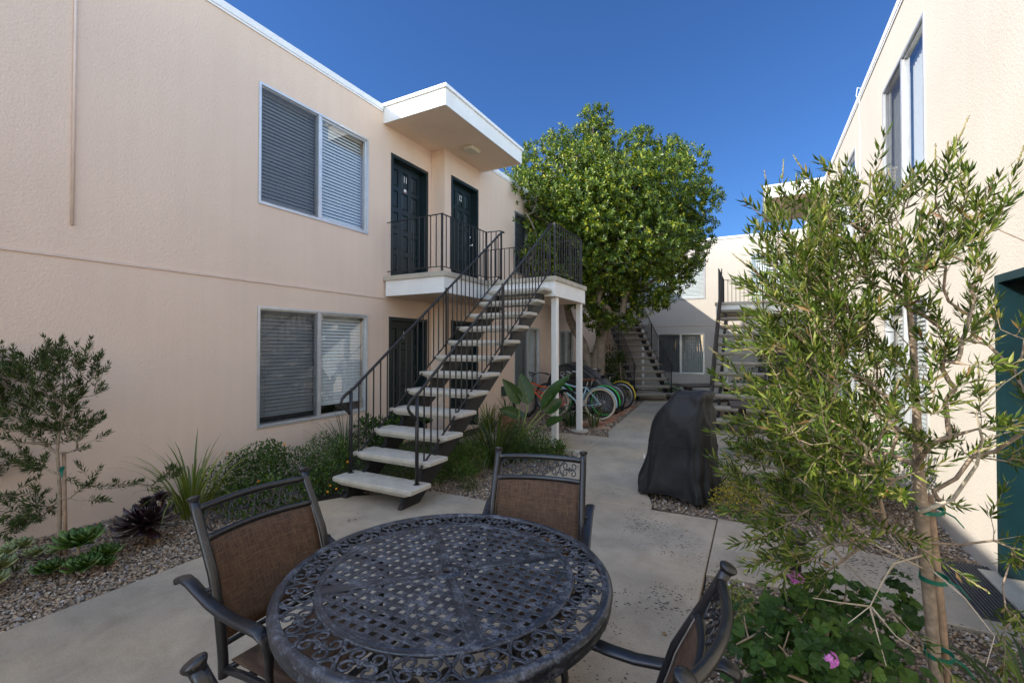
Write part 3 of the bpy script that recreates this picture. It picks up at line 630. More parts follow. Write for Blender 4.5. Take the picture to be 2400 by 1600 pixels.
# stair on the right, seen from its foot
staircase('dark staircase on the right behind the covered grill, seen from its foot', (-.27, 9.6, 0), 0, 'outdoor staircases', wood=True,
    landing=[(-.65, 3.47), (1.765, 3.47), (1.765, 6.0), (-.65, 6.0)], landing_rails=[((-.56, 3.60), (-.56, 5.9), (1, 1)), ((-.56, 5.9), (1.55, 5.9), (0, 1))], posts=[(-.5, 5.8), (.55, 5.8)])

# --- right building
RB = thing('apartment_building', 'cream stucco two storey block on the right, in full sun with a teal door', 'building', (XR, 0, 0))
w = MB(); rh = [(5.85, 7.45, 3.42, 4.92), (5.85, 7.45, .62, 2.12), (3.42, 4.42, 0, 2.12), (9.3, 10.9, .62, 2.12), (9.3, 10.9, 3.42, 4.92), (13.35, 14.3, 2.79, 4.9), (13.35, 14.3, 0, 2.12)]
wall_panel(w, (XR, 0, 0), (0, 1, 0), (-1, 0, 0), -9, YF, -.06, ZT, rh); w.box(8.0, 8.2, -9, YF, 0, ZT); w.box(XR+.16, 8.0, -9.2, -9, 0, ZT)
w.build('wall', M['cream'], RB)
w = MB(); w.box(XR+.17, 8.2, -9.2, YF, ZT-.25, ZT-.1); w.build('roof', M['roof'], RB)
w = MB(); w.box(XR+.5, 7.9, -8.9, YF-.1, 2.55, 2.7); w.build('interior', M['dark'], RB)
w = MB(); capstrip(w, XR, -9, YF, -1); w.build('roof_cap', M['flash'], RB)
window(RB, (XR, 5.85, 3.42), (0, 1, 0), (-1, 0, 0), 1.6, 1.5, 'v', 'far', 'upper window above the bottlebrush', 11)
window(RB, (XR, 5.85, .62), (0, 1, 0), (-1, 0, 0), 1.6, 1.5, 'h', False, None, 12)
window(RB, (XR, 9.3, .62), (0, 1, 0), (-1, 0, 0), 1.6, 1.5, 'h', False, None, 13)
window(RB, (XR, 9.3, 3.42), (0, 1, 0), (-1, 0, 0), 1.6, 1.5, 'h', False, None, 14)
door(RB, (XR, 3.42, .04), (0, 1, 0), (-1, 0, 0), 1.0, 2.08, None, 0, False, 'teal door by the ribbed mat', 'tealdoor')
door(RB, (XR, 13.35, 2.79), (0, 1, 0), (-1, 0, 0), .95, 2.11, None, 0, False, None, 'door')
door(RB, (XR, 13.35, 0), (0, 1, 0), (-1, 0, 0), .95, 2.11, None, 0, False, None, 'door')
w = MB(); w.box(XR-.10, XR+.12, 3.36, 4.46, 0.004, .035); w.build('door_sill', M['lconc'], RB)
w = MB(); w.tube([(XR-.012, 8.9, ZT+.02), (XR-.012, 8.9, 2.5)], .006, 6); w.tube([(XR-.012, 8.9, ZT-.02), (XR-.05, 8.92, ZT+.06), (XR-.03, 8.95, ZT+.2), (XR+.1, 8.98, ZT+.16)], .006, 6); w.build('cable', M['flash'], RB)
canopy(RB, XR-.001, .27, 13.0, 15.5, -1, XR)
# --- far building
FB = thing('apartment_building', 'cream stucco block closing the far end of the courtyard', 'building', (-3, YF, 0))
w = MB(); fh = [(-3.30, -1.65, .62, 2.12), (-4.2, -1.62, 3.42, 4.92), (-.1, 1.2, 2.79, 4.9), (.1, 1.1, .0, 2.1), (-8.2, -6.6, .62, 2.12)]
wall_panel(w, (0, YF, 0), (1, 0, 0), (0, -1, 0), -12, 9, -.06, ZT, fh); w.box(-12, 9, 27, 27.2, 0, ZT); w.build('wall', M['cream'], FB)
w = MB(); w.box(-12, 9, YF+.17, 27.2, ZT-.25, ZT-.1); w.build('roof', M['roof'], FB)
w = MB(); w.box(-12, 9, YF+.5, 26.9, 2.55, 2.7); w.build('interior', M['dark'], FB)
w = MB(); w.box(-12, 9, YF-.022, YF+.17, ZT, ZT+.085); w.build('roof_cap', M['flash'], FB)
w = MB(); w.box(-12, XR-.002, YF-.012, YF-.002, 2.418, 2.442); w.build('control_joint', M['trim'], FB)
window(FB, (-3.30, YF, .62), (1, 0, 0), (0, -1, 0), 1.65, 1.5, 'v', True, 'ground floor window with vertical blinds', 21)
window(FB, (-4.2, YF, 3.42), (1, 0, 0), (0, -1, 0), 2.58, 1.5, 'h', False, 'upper window partly behind the tree', 22)
window(FB, (-.1, YF, 2.79), (1, 0, 0), (0, -1, 0), 1.3, 2.11, 'v', False, None, 23)
door(FB, (.1, YF, 0), (1, 0, 0), (0, -1, 0), 1.0, 2.1, None, 0)
# far landing rail on the far building seen past the right stair
w = MB()
# ------------------------------------------------------------------ table and chairs
def scroll_motif():
    """open-work cast motif in unit coordinates u,v in -1..1; the crossing curves straddle u=1"""
    P = []
    for sx in (-1, 1):
        for sy in (-1, 1):
            c = (sx*.40, sy*.50); a0 = math.atan2(-sy, -sx); pts = []
            for i in range(19):
                k = i/18; a = a0+sx*sy*R(400)*k; rr_ = (.40*(1-.62*k**1.5))
                pts.append((c[0]+math.cos(a)*rr_*.68, c[1]+math.sin(a)*rr_*1.15))
            P.append((pts, 1.))
    for a in (0, 90, 180, 270):
        ux, uy = math.cos(R(a)), math.sin(R(a)); pts = []
        for i in range(9):
            t = i/8*2*PI; lx = .14-.14*math.cos(t); ly = .075*math.sin(t)
            pts.append(((ux*lx-uy*ly)*.85, (uy*lx+ux*ly)*1.25))
        P.append((pts, .8))
    for s in (-1, 1):
        P.append(([(.52+.96*t, s*(-1.02+2.04*(3*t*t-2*t**3))) for t in np.linspace(0, 1, 11)], .95))
    for s in (-1, 1):
        P.append(([(.70+.60*t, s*(-1.02)+s*.55*math.sin(PI*t)) for t in np.linspace(0, 1, 9)], .8))
    return P
MOT = scroll_motif()
TC = (-1.09, 1.498)
T = thing('patio_table', 'round weathered cast aluminium patio table with lattice top and scrollwork rim', 'table', (TC[0], TC[1], 0))
m = MB(); m.lathe([(.605, .712), (.607, .7195), (.611, .7215), (.628, .7225), (.636, .719), (.6445, .710), (.6455, .704), (.640, .699), (.6365, .694), (.6375, .676), (.6405, .670), (.6375, .664), (.628, .664), (.625, .70), (.605, .712)], (0, 0, 0), 144, True, False)
m.build('table_rim', M['tabletop'], T, local=True)
m = MB(); m.lathe([(.468, .712), (.470, .7205), (.473, .7225), (.476, .7205), (.484, .7212), (.492, .7205), (.4955, .7222), (.499, .7205), (.500, .712), (.468, .712)], (0, 0, 0), 144, True, False)
for k in range(4):
    a = R(46.5+90*k); d = np.array([math.cos(a), math.sin(a), 0]); s_ = np.array([-d[1], d[0], 0])
    w0, w1 = .020, .030
    P = [d*.045+s_*w0, d*.472+s_*w1, d*.472-s_*w1, d*.045-s_*w0]
    m.loft([[p+np.array([0, 0, .7165]) for p in P], [p+np.array([0, 0, .7212]) for p in P]])
    for q in (-.72, .72): m.tube([d*.05+s_*w0*q+(0, 0, .7214), d*.47+s_*w1*q+(0, 0, .7214)], .0016, 5)
m.lathe([(.022, .700), (.022, .7235), (.027, .7255), (.036, .7245), (.040, .7215), (.062, .7212), (.064, .716), (.022, .70)], (0, 0, 0), 40, True, False)
m.build('band_and_ribs', M['tabletop'], T, local=True)
m = MB(); p_ = .0455; hw = .0118; RR = .476
for ax in (0, 1):
    for j in range(-10, 11):
        c = j*p_; L = math.sqrt(max(0, RR*RR-c*c)); 
        if L < .05: continue
        n = int(L*2/(p_/4)); t = np.linspace(-L, L, n); z = .7165+.0019*np.cos(PI*t/p_+PI*j+PI*ax)
        for a, b_ in (((-L, L)),): pass
        tt = t; keep = (tt*tt+c*c) > .05**2
        segs = [tt[keep & (tt < 0)], tt[keep & (tt > 0)]] if abs(c) < .05 else [tt]
        for q in segs:
            if len(q) < 2: continue
            zz = .7165+.0011*np.cos(PI*q/p_+PI*j+PI*ax); rings = []
            for u, zt in zip(q, zz):
                prof = [(-hw, -.002), (hw, -.002), (hw, .0008), (hw-.002, .0022), (-hw+.002, .0022), (-hw, .0008)]
                rings.append([(u, c+s, zt+h) if ax == 0 else (c-s, u, zt+h) for s, h in prof])
            m.loft(rings, True, True, True, False)
m.build('woven_lattice', M['tabletop'], T, local=True)
m = MB(); r0, hr, ha = .5530, .0540, R(9.0)
for k in range(20):
    a0 = R(10+18*k)
    for pts, q in MOT:
        W3 = []
        for u, v in pts:
            a = a0+u*ha; r = r0+v*hr; W3.append((r*math.cos(a), r*math.sin(a), .7165))
        m.tube(W3, .0060*q, 6, up=(0, 0, 1), ru=.0034, cap=False)
    m.lathe([(.011, .714), (.012, .719), (.006, .7225), (.001, .7225)], (r0*math.cos(a0), r0*math.sin(a0), 0), 8, cap=False)
m.build('scrollwork_ring', M['tabletop'], T, local=True)
for k in range(4):
    m = MB(); a = R(20+90*k); d = np.array([math.cos(a), math.sin(a), 0]); z = lambda r, h: d*r+np.array([0, 0, h])
    m.tube([z(.57, .70), z(.52, .66), z(.40, .56), z(.30, .42), z(.27, .28), z(.31, .14), z(.40, .05), z(.45, .012)], [.022, .022, .021, .02, .02, .021, .023, .026], 8); m.build('leg', M['chairmetal'], T, local=True)
m = MB(); m.lathe([(.30, .29), (.31, .30), (.30, .31), (.275, .31), (.275, .29)], (0, 0, 0), 40, cap=False); m.lathe([(.03, .25), (.03, .32)], (0, 0, 0), 14); 
for k in range(4):
    a = R(20+90*k); m.tube([(0, 0, .30), (.29*math.cos(a), .29*math.sin(a), .30)], .009, 6)
m.build('leg_brace', M['chairmetal'], T, local=True)

PZ = [1.0, .93, .86, .74, .60, .46, .37]; PY_ = [-.43, -.395, -.355, -.29, -.245, -.22, -.213]
yb = lambda z: float(np.interp(z, PZ[::-1], PY_[::-1]))
bul = lambda x, z: .048*(1-(x/.253)**2)*min(1, max(.15, (z-.35)/.5))
def make_chair(label):
    C = thing('patio_chair', label, 'chair', (0, 0, 0), 'chairs around the patio table')
    for s in (-1, 1):
        m = MB(); zs = np.linspace(1.0, .37, 18); m.tube([(s*.253, yb(z), z) for z in zs], .0155, 10, up=(1, 0, 0), ru=.019); m.build('back_post', M['chairmetal'], C, local=True)
        m = MB(); d = _n((0, -.43+.395, .07)); m.lathe([(.0155, -.012), (.017, -.004), (.0225, .004), (.0245, .010), (.0225, .014), (.012, .017), (.001, .018)], (s*.253, -.43, 1.0), 16, axis=d); m.build('finial', M['chairmetal'], C, local=True)
        m = MB()
        P = [(-.455, .688), (-.445, .703), (-.415, .712), (-.37, .703), (-.31, .678), (-.24, .652), (-.16, .638), (-.08, .634), (0, .636), (.055, .634), (.085, .618), (.097, .585), (.092, .54), (.080, .49), (.078, .44)]
        wd = [.020, .025, .026, .025, .024, .024, .025, .026, .027, .027, .025, .019, .015, .013, .013]
        xs = [.292, .292, .292, .290, .288, .286, .285, .285, .285, .285, .284, .281, .274, .266, .262]
        m.tube([(s*x, y, z) for x, (y, z) in zip(xs, P)], wd, 8, up=(0, -.3, 1) if False else (0, 0, 1), ru=.009) if False else None
        # arm: flattened section kept horizontal across
        rings = []
        PP = np.array([(s*x, y, z) for x, (y, z) in zip(xs, P)]); TT = np.gradient(PP, axis=0)
        for p, t, w_ in zip(PP, TT, wd):
            t = _n(t); sd = np.array([1., 0, 0]); u = _n(np.cross(sd, t)); rings.append([p+sd*w_*a+u*.0095*b for a, b in ((-1, -.35), (-.85, -1), (.85, -1), (1, -.35), (1, .25), (.8, .75), (.45, 1), (-.45, 1), (-.8, .75), (-1, .25))])
        m.loft(rings, True, True, True, True); m.tube([(s*.253, yb(.69), .69), (s*.285, yb(.69)-.004, .695)], .008, 6)
        m.build('arm', M['chairmetal'], C, local=True)
    m = MB(); xs = np.linspace(-.253, .253, 15)
    for z, r, nm in ((.965, .0135, 'top_rail'), (.857, .0125, 'middle_rail'), (.485, .009, 'lower_rail')):
        m = MB(); m.tube([(x, yb(z)-bul(x, z)*(1 if z > .8 else .6), z) for x in xs], r, 8, up=(0, 0, 1), ru=r*1.25); m.build(nm, M['chairmetal'], C, local=True)
    m = MB()
    for k in range(4):
        uc = -.174+.116*k
        for pts, q in MOT:
            W3 = []
            for u, v in pts:
                x = uc+u*.058; z = .9115+v*.036
                if abs(x) > .237: x = math.copysign(.237, x)
                W3.append((x, yb(z)-bul(x, z), z))
            m.tube(W3, .0032*q, 5, up=(0, 1, 0), ru=.003, cap=False)
        x = uc; m.lathe([(.0065, -.004), (.0065, .002), (.003, .005), (.0005, .005)], (x, yb(.9115)-bul(x, .91), .9115), 8, axis=(0, 1, 0))
    m.build('scroll_panel', M['chairmetal'], C, local=True)
    m = MB(); rings = []
    for z in np.linspace(.846, .50, 9):
        xs = np.linspace(-.236, .236, 13); f = [(x, yb(z)-bul(x, z)-.012*math.sin(PI*(z-.5)/.346)+.006, z) for x in xs]
        rings.append(f+[(x, y-.003, z) for x, y, _ in f[::-1]])
    m.loft(rings, True, True, True, True); m.build('back_sling', M['sling'], C, local=True)
    for s in (-1, 1):
        m = MB(); m.tube([(s*.236, yb(z)-bul(.236, z)-.010*math.sin(PI*(z-.5)/.346)+.006, z) for z in np.linspace(.85, .495, 10)], .0032, 6); m.build('piping', M['piping'], C, local=True)
    m = MB(); rings = []
    for y in np.linspace(-.20, .245, 9):
        xs = np.linspace(-.232, .232, 11); k = 1-((y-.02)/.23)**2; zc = .428+(.012 if y > .2 else 0)
        f = [(x, y, zc-.016*k*(1-(x/.24)**2)) for x in xs]; rings.append(f+[(x, yy, z-.004) for x, yy, z in f[::-1]])
    m.loft(rings, True, True, True, True); m.build('seat_sling', M['sling'], C, local=True)
    m = MB()
    for s in (-1, 1): m.tube([(s*.253, -.216, .40), (s*.25, -.10, .413), (s*.248, .1, .42), (s*.246, .22, .432), (s*.236, .262, .425)], .014, 8)
    m.tube([(-.236, .262, .425), (-.1, .272, .43), (.1, .272, .43), (.236, .262, .425)], .013, 8); m.tube([(-.25, -.2, .40), (.25, -.2, .40)], .012, 8)
    for y in (-.09, .12): m.tube([(-.248, y, .405), (-.12, y, .385), (.12, y, .385), (.248, y, .405)], .013, 6)
    m.box(-.09, .09, -.10, .13, .35, .378); m.build('seat_frame', M['chairmetal'], C, local=True)
    m = MB(); m.lathe([(.05, .345), (.032, .33), (.03, .17), (.045, .15), (.045, .12), (.02, .115)], (0, .015, 0), 16); m.build('swivel_column', M['chairmetal'], C, local=True)
    for k in range(4):
        m = MB(); a = R(45+90*k); d = np.array([math.cos(a), math.sin(a), 0]); q = lambda r, z: d*r+np.array([0, .015, z])
        m.tube([q(.03, .14), q(.10, .165), (q(.18, .14)), q(.25, .075), q(.29, .03), q(.315, .014)], [.02, .018, .017, .016, .017, .018], 8); m.build('leg', M['chairmetal'], C, local=True)
    return C
c1 = make_chair('patio chair left of the table, its brown sling back turned toward the camera side')
spots = [((-1.57, 1.27), -90, 'patio chair left of the table with its brown sling back and armrests in full view'),
         ((-1.006, 2.035), -164.6, 'patio chair behind the far side of the table, facing the camera'),
         ((-.524, 1.19), 84.5, 'patio chair right of the table seen edge on with curved scrolled top rail'),
         ((-.462, .55), -53.1, 'patio chair at bottom left of which little but a round finial shows')]
for i, ((x, y), rz, lab) in enumerate(spots):
    c = c1 if i == 0 else copy_tree(c1)
    c.location = (x, y, 0); c.rotation_euler = (0, 0, R(rz)); c['label'] = lab

# ------------------------------------------------------------------ covered grill
G = thing('covered_grill', 'barbecue grill under a black fabric cover on the path edge', 'grill', (-.78, 5.45, 0))
lv = [(.015, -.745, .385, .42), (.08, -.745, .39, .43), (.18, -.745, .37, .41), (.32, -.735, .345, .38), (.50, -.72, .325, .36), (.68, -.705, .305, .345), (.80, -.695, .29, .34), (.88, -.68, .265, .33), (.95, -.655, .235, .31), (1.02, -.63, .195, .28), (1.085, -.60, .185, .27), (1.118, -.595, .17, .25), (1.13, -.595, .13, .20)]
g = MB(); rings = []; NN = 96; rg = random.Random(4); ph = [rg.uniform(0, 6.28) for _ in range(8)]
ga = R(-8)
for z, cx, hx, hy in lv:
    ring = []
    for i in range(NN):
        a = 2*PI*i/NN; ca, sa = math.cos(a), math.sin(a); e = 2/4.2
        x = math.copysign(abs(ca)**e, ca)*hx; y = math.copysign(abs(sa)**e, sa)*hy
        low = max(0, 1-z/.9)
        fold = low*(.05*(1-abs(math.sin(2.5*a+ph[6]+1.2*z)))**4+.035*(1-abs(math.sin(4.5*a+ph[7]-2*z)))**5-.012+.018*math.sin(7*a+ph[0]+2.5*z)+.013*math.sin(13*a+ph[1]-3*z)+.008*math.sin(23*a+ph[2]+5*z))+.005*math.sin(5*a+ph[3]+11*z)
        k = 1+fold/max(hx, .1); X, Y = x*k, y*k
        zz = z+(.02*math.sin(3*a+ph[4])+.012*math.sin(8*a+ph[5])+.015 if z < .1 else 0)
        ring.append((cx+X*math.cos(ga)-Y*math.sin(ga), 5.40+X*math.sin(ga)+Y*math.cos(ga), max(.004, zz)))
    rings.append(ring)
g.loft(rings, False, True, True, True); cv = g.build('cover', M['cover'], G)
ss = cv.modifiers.new('subd', 'SUBSURF'); ss.levels = ss.render_levels = 1
tx = bpy.data.textures.new('folds', 'CLOUDS'); tx.noise_scale = .16; dm = cv.modifiers.new('disp', 'DISPLACE'); dm.texture = tx; dm.strength = .07; dm.texture_coords = 'GLOBAL'
g = MB()
for P in ([(-1.02, 5.015, .62), (-.9, 5.0, .60), (-.7, 5.0, .585), (-.5, 5.01, .57)],):
    g.tube(P, .0035, 5)
g.tube([(rings[0][i][0], rings[0][i][1], rings[0][i][2]+.012) for i in range(0, 96, 3)], .006, 5, closed=True)
g.build('seam', M['cover'], G)
g = MB(); g.obox((-1.075, 5.10, .42), (1, -.5, 0), (.5, 1, 0), (0, 0, 1), .008, .001, .02); g.build('care_tag', M['plate'], G)

# ------------------------------------------------------------------ small things
Lp = thing('path_light', 'black bollard path light among the leaves by the entrance path', 'path light', (.22, 3.35, 0))
g = MB(); g.lathe([(.045, 0), (.045, .10), (.038, .11), (.03, .115), (.03, .27), (.034, .275)], (.22, 3.35, 0), 20); g.build('post', M['lampblack'], Lp)
g = MB(); g.lathe([(.034, .275), (.055, .285), (.055, .335), (.05, .34)], (.22, 3.35, 0), 20); g.build('lamp_base', M['lampblack'], Lp)
g = MB(); g.lathe([(.043, .34), (.043, .405)], (.22, 3.35, 0), 20); g.build('diffuser', M['lens'], Lp)
g = MB(); 
for z in (.362, .385): g.lathe([(.04, z), (.056, z), (.056, z+.007), (.04, z+.008)], (.22, 3.35, 0), 20)
g.lathe([(.058, .405), (.06, .42), (.05, .45), (.03, .475), (.008, .485)], (.22, 3.35, 0), 20); g.build('lamp_cap', M['lampblack'], Lp)
g = MB()
for i in range(15):
    x = 1.197+i*.0198; g.box(x, x+.011, 3.74, 4.56, .012, .024)
g.box(1.19, 1.508-.02, 3.73, 4.57, .004, .0125); o = g.build('doormat', M['rubber']); tag(o, 'black ribbed rubber mat outside the teal door', 'doormat')
def picnic(loc, rz, lab):
    t = thing('picnic_table', lab, 'picnic table', loc, 'picnic tables', rz); g = MB()
    for i in range(5): g.box(-.7, .7, -.36+i*.147, -.36+i*.147+.135, .70, .74)
    g.build('tabletop', M['wood'], t, local=True)
    for s in (-1, 1):
        g = MB(); g.box(-.7, .7, s*.62-.13, s*.62+.13, .41, .45); g.build('bench', M['wood'], t, local=True)
        g = MB(); g.obox((s*.5, 0, .35), (1, 0, 0), (0, .55, 1), (0, 1, -.55), .03, .40, .045); g.obox((s*.56, 0, .35), (1, 0, 0), (0, -.55, 1), (0, 1, .55), .03, .40, .045); g.box(s*.53-.025, s*.53+.025, -.74, .74, .36, .41); g.build('leg', M['wood'], t, local=True)
    return t
picnic((-.95, 11.6, 0), R(35), 'dark wooden picnic table by the far wall, behind the covered grill')
picnic((.35, 8.0, 0), R(5), 'dark wooden picnic table at the foot of the right staircase')
g = MB(); F_ = thing('panel_fence', 'grey vertical panel enclosure by the far end of the right block', 'fence', (.9, 16, 0))
for i in range(7): g.box(.22+i*.182, .22+i*.182+.172, 16-.012*(i % 2), 16.02-.012*(i % 2), .05, 1.9)
g.build('panel', M['fence'], F_)
for x in (.2, .85, 1.47): 
    g = MB(); g.box(x-.03, x+.03, 16.03, 16.09, 0, 1.93); g.build('fence_post', M['fence'], F_)
g = MB(); g.bbox_(XL2+.001, XL2+.09, 9.05, 9.19, .50, .72, .01); o = g.build('utility_box', simple('dark_green_box', (.02, .05, .035), .5)); tag(o, 'small dark green box on the peach wall above the plants', 'utility box')
g = MB(); p0, p1 = np.array([-4.3, 7.88]), np.array([-2.71, 6.5])
P0 = thing('stone_edging', 'short line of pale edging stones by the paddle leaf plant', 'edging', (-3.2, 6.8, 0))
e_ = [(-4.35, 6.64), (-2.6, 6.56)]
for i in range(8):
    t = i/7; x = -4.05+1.6*t; y = 6.60-.02*t+random.Random(i).uniform(-.015, .015); g = MB(); g.bbox_(x, x+.2, y-.05, y+.05, -.03, .045, .012); g.build('edging_stone', M['curb'], P0)
# brick pavers beside the bikes
Bk = MB(); rb = random.Random(9)
for i in range(26):
    for j in range(4):
        if rb.random() < .22: continue
        x = -3.35+j*.21-.022*i*.25+rb.uniform(-.03, .03); y = 8.9+i*.155+rb.uniform(-.02, .02); hz = rb.uniform(0, .006)
        if x+.2 > (-2.34 if y < 8.1 else np.interp(y, [8.05, 8.6, 10.2, 14.2], [-2.36, -2.52, -2.66, -3.02])): continue
        Bk.bbox_(x, x+.195, y, y+.095, -.04, .004+hz, .006)
struct(Bk.build('brick_paving', M['brick']))

# ------------------------------------------------------------------ bicycles
def make_bike(label, loc, rz, frame, tyre, rim, fender=None, saddle='leather', cover=False, lean=4):
    b = thing('bicycle', label, 'bicycle', loc, 'bicycles parked under the tree', rz); b.rotation_euler = (R(lean), 0, rz); r = .33
    for wx in (-.54, .54):
        g = MB(); A = np.linspace(0, 2*PI, 41)[:-1]; g.tube([(wx+r*math.cos(a), 0, r+.02+r*math.sin(a)) for a in A], .026, 8, up=(0, 1, 0), closed=True); wo = g.build('wheel', M[tyre], b, local=True)
        g = MB(); g.tube([(wx+(r-.035)*math.cos(a), 0, r+.02+(r-.035)*math.sin(a)) for a in A], .011, 6, up=(0, 1, 0), ru=.016, closed=True); g.build('rim', M[rim], wo, local=True)
        g = MB()
        for k in range(24):
            a = k*PI/12; g.tube([(wx, .03*(-1)**k, r+.02), (wx+(r-.04)*math.cos(a), 0, r+.02+(r-.04)*math.sin(a))], .0016, 3, cap=False)
        g.lathe([(.018, -.05), (.022, -.04), (.022, .04), (.018, .05)], (wx, 0, r+.02), 10, axis=(0, 1, 0)); g.build('spokes', M['silver'], wo, local=True)
    g = MB(); z0 = r+.02; BB = (-.08, 0, .29); ST = (-.22, 0, .70); HT = (.36, 0, .80); HB = (.40, 0, .66)
    arc = lambda a, c, k: [np.array(a)*(1-t)+np.array(c)*t+np.array([0, 0, k*math.sin(PI*t)]) for t in np.linspace(0, 1, 10)]
    g.tube([BB, ST], .016, 8); g.tube([HT, HB], .019, 8); g.tube(arc(ST, HT, -.03), .016, 8); g.tube(arc(BB, HB, .03), .019, 8); g.tube(arc((-.17, 0, .56), (.385, 0, .72), -.05), .012, 8)
    for s in (-1, 1):
        g.tube([BB, (-.30, s*.05, .31), (-.54, s*.06, z0)], .009, 6); g.tube([ST, (-.30, s*.045, .62), (-.54, s*.06, z0)], .008, 6); g.tube([HB, (.43, s*.05, .60), (.54, s*.055, z0)], .011, 6)
    g.build('frame', M[frame], b, local=True)
    g = MB(); g.tube([ST, (-.255, 0, .86)], .012, 8); g.tube([HT, (.33, 0, .93), (.38, 0, .96)], .012, 8)
    g.tube([(.10, -.31, 1.0), (.20, -.30, 1.03), (.32, -.20, 1.04), (.38, -.06, .965), (.38, .06, .965), (.32, .20, 1.04), (.20, .30, 1.03), (.10, .31, 1.0)], .011, 8); hb = g.build('handlebar', M['silver'] if frame != 'orangep' else M['grip'], b, local=True)
    for s in (-1, 1):
        g = MB(); g.tube([(.20, s*.302, 1.03), (.09, s*.312, .998)], .017, 8); g.build('grip', M['grip'], hb, local=True)
    g = MB()
    rings = []
    for t in np.linspace(0, 1, 9):
        x = -.38+.27*t; w = .105*(1-t)**.7+.022; zc = .885+.012*math.cos(t*PI*1.2); rings.append([(x, w*math.cos(a), zc+.022*math.sin(a)*(1 if math.sin(a) > 0 else 1.6)) for a in np.linspace(0, 2*PI, 13)[:-1]])
    g.loft(rings, True, True, True, True); g.build('saddle', M[saddle], b, local=True)
    g = MB(); g.lathe([(.075, -.004), (.08, 0), (.075, .004)], (-.08, .045, .29), 20, axis=(0, 1, 0)); g.tube([(-.08, .05, .29), (.02, .07, .16)], .009, 6); g.tube([(-.08, -.05, .29), (-.18, -.07, .42)], .009, 6); g.box(-.02, .07, .07, .14, .15, .17); g.box(-.22, -.13, -.14, -.07, .41, .43)
    g.tube([(-.08, .047, .365), (-.54, .047, z0+.035)], .004, 4); g.tube([(-.08, .047, .215), (-.54, .047, z0-.035)], .004, 4); g.build('crankset', M['silver'], b, local=True)
    if fender:
        for wx, a0, a1 in ((-.54, 20, 190), (.54, 30, 160)):
            g = MB(); rings = []
            for a in np.linspace(R(a0), R(a1), 20):
                ca, sa = math.cos(a), math.sin(a); c = np.array([wx, 0, z0])
                rings.append([c+np.array([ca*q, w, sa*q]) for q, w in ((r+.038, -.036), (r+.052, -.018), (r+.055, 0), (r+.052, .018), (r+.038, .036), (r+.049, .017), (r+.051, 0), (r+.049, -.017))])
            g.loft(rings, True, True, True, True); g.build('fender', M[fender], b, local=True)
    return b
make_bike('cruiser bicycle with light blue frame, cream tyres and brown saddle, nearest the path', (-3.58, 9.80, 0), R(183), 'lblue', 'tyrec', 'tyreb', 'lblue')
make_bike('bicycle with a bright orange frame and black handlebar behind the near white post', (-4.18, 9.35, 0), R(172), 'orangep', 'tyreb', 'tyreb', None, 'grip')
make_bike('bicycle with bright green rims just behind the cream tyred one', (-3.62, 10.25, 0), R(180), 'tyreb', 'tyreb', 'grim', 'grim', 'grip')
make_bike('light blue bicycle with black tyres in the middle of the row', (-4.15, 10.6, 0), R(176), 'lblue', 'tyreb', 'silver', None, 'grip')
make_bike('bicycle half hidden by the black tarp, white rim showing', (-3.68, 11.1, 0), R(181), 'tyreb', 'tyreb', 'silver', None, 'grip')
make_bike('bicycle with yellow fenders at the far end of the row', (-3.62, 11.75, 0), R(180), 'redp', 'tyreb', 'silver', 'yelp', 'grip')
# tarp thrown over the row
g = MB(); rows = []; rg = np.random.default_rng(3)
nu, nv = 26, 16
prof = [(-4.75, .35), (-4.65, .85), (-4.45, 1.14), (-4.15, 1.22), (-3.90, 1.16), (-3.6, 1.0), (-3.32, .82), (-3.10, .64), (-2.93, .42), (-2.88, .20), (-2.93, .03)]
pu = np.linspace(0, 1, len(prof)); V = []
for i in range(nu):
    u = i/(nu-1); x = np.interp(u, pu, [p[0] for p in prof]); z = np.interp(u, pu, [p[1] for p in prof])
    for j in range(nv):
        v = j/(nv-1); y = 10.62+.95*v; side = abs(v-.5)*2
        zz = z-.10*side**3*(1 if u > .3 else .4)+.02*math.sin(9*v+4*u)+.012*math.sin(22*v+13*u); xx = x+.02*math.sin(14*v+3*u)-(.10*side**4 if u > .6 else 0)
        V.append((xx, y+.02*math.sin(7*u), max(.02, zz)))
g.add(V, [(i*nv+j, i*nv+j+1, (i+1)*nv+j+1, (i+1)*nv+j) for i in range(nu-1) for j in range(nv-1)], True)
# side skirts hang down
for j0, dy in ((0, -1), (nv-1, 1)):
    W = []
    for i in range(nu):
        p = np.array(V[i*nv+j0]); W.append(p)
        for k in range(1, 5):
            q = p.copy(); q[2] = max(.03, p[2]*(1-.20*k*(1 if i > 8 else .8))); q[1] += dy*(.05*k/4+.02*math.sin(i*1.3+k)); W.append(q)
    g.add(W, [(i*5+k, i*5+k+1, (i+1)*5+k+1, (i+1)*5+k) for i in range(nu-1) for k in range(4)], True)
o = g.build('tarp', M['tarp']); tag(o, 'black tarp draped over bicycles at the tree foot', 'tarp')
sd = o.modifiers.new('solid', 'SOLIDIFY'); sd.thickness = .004; sd = o.modifiers.new('subd', 'SUBSURF'); sd.levels = sd.render_levels = 1
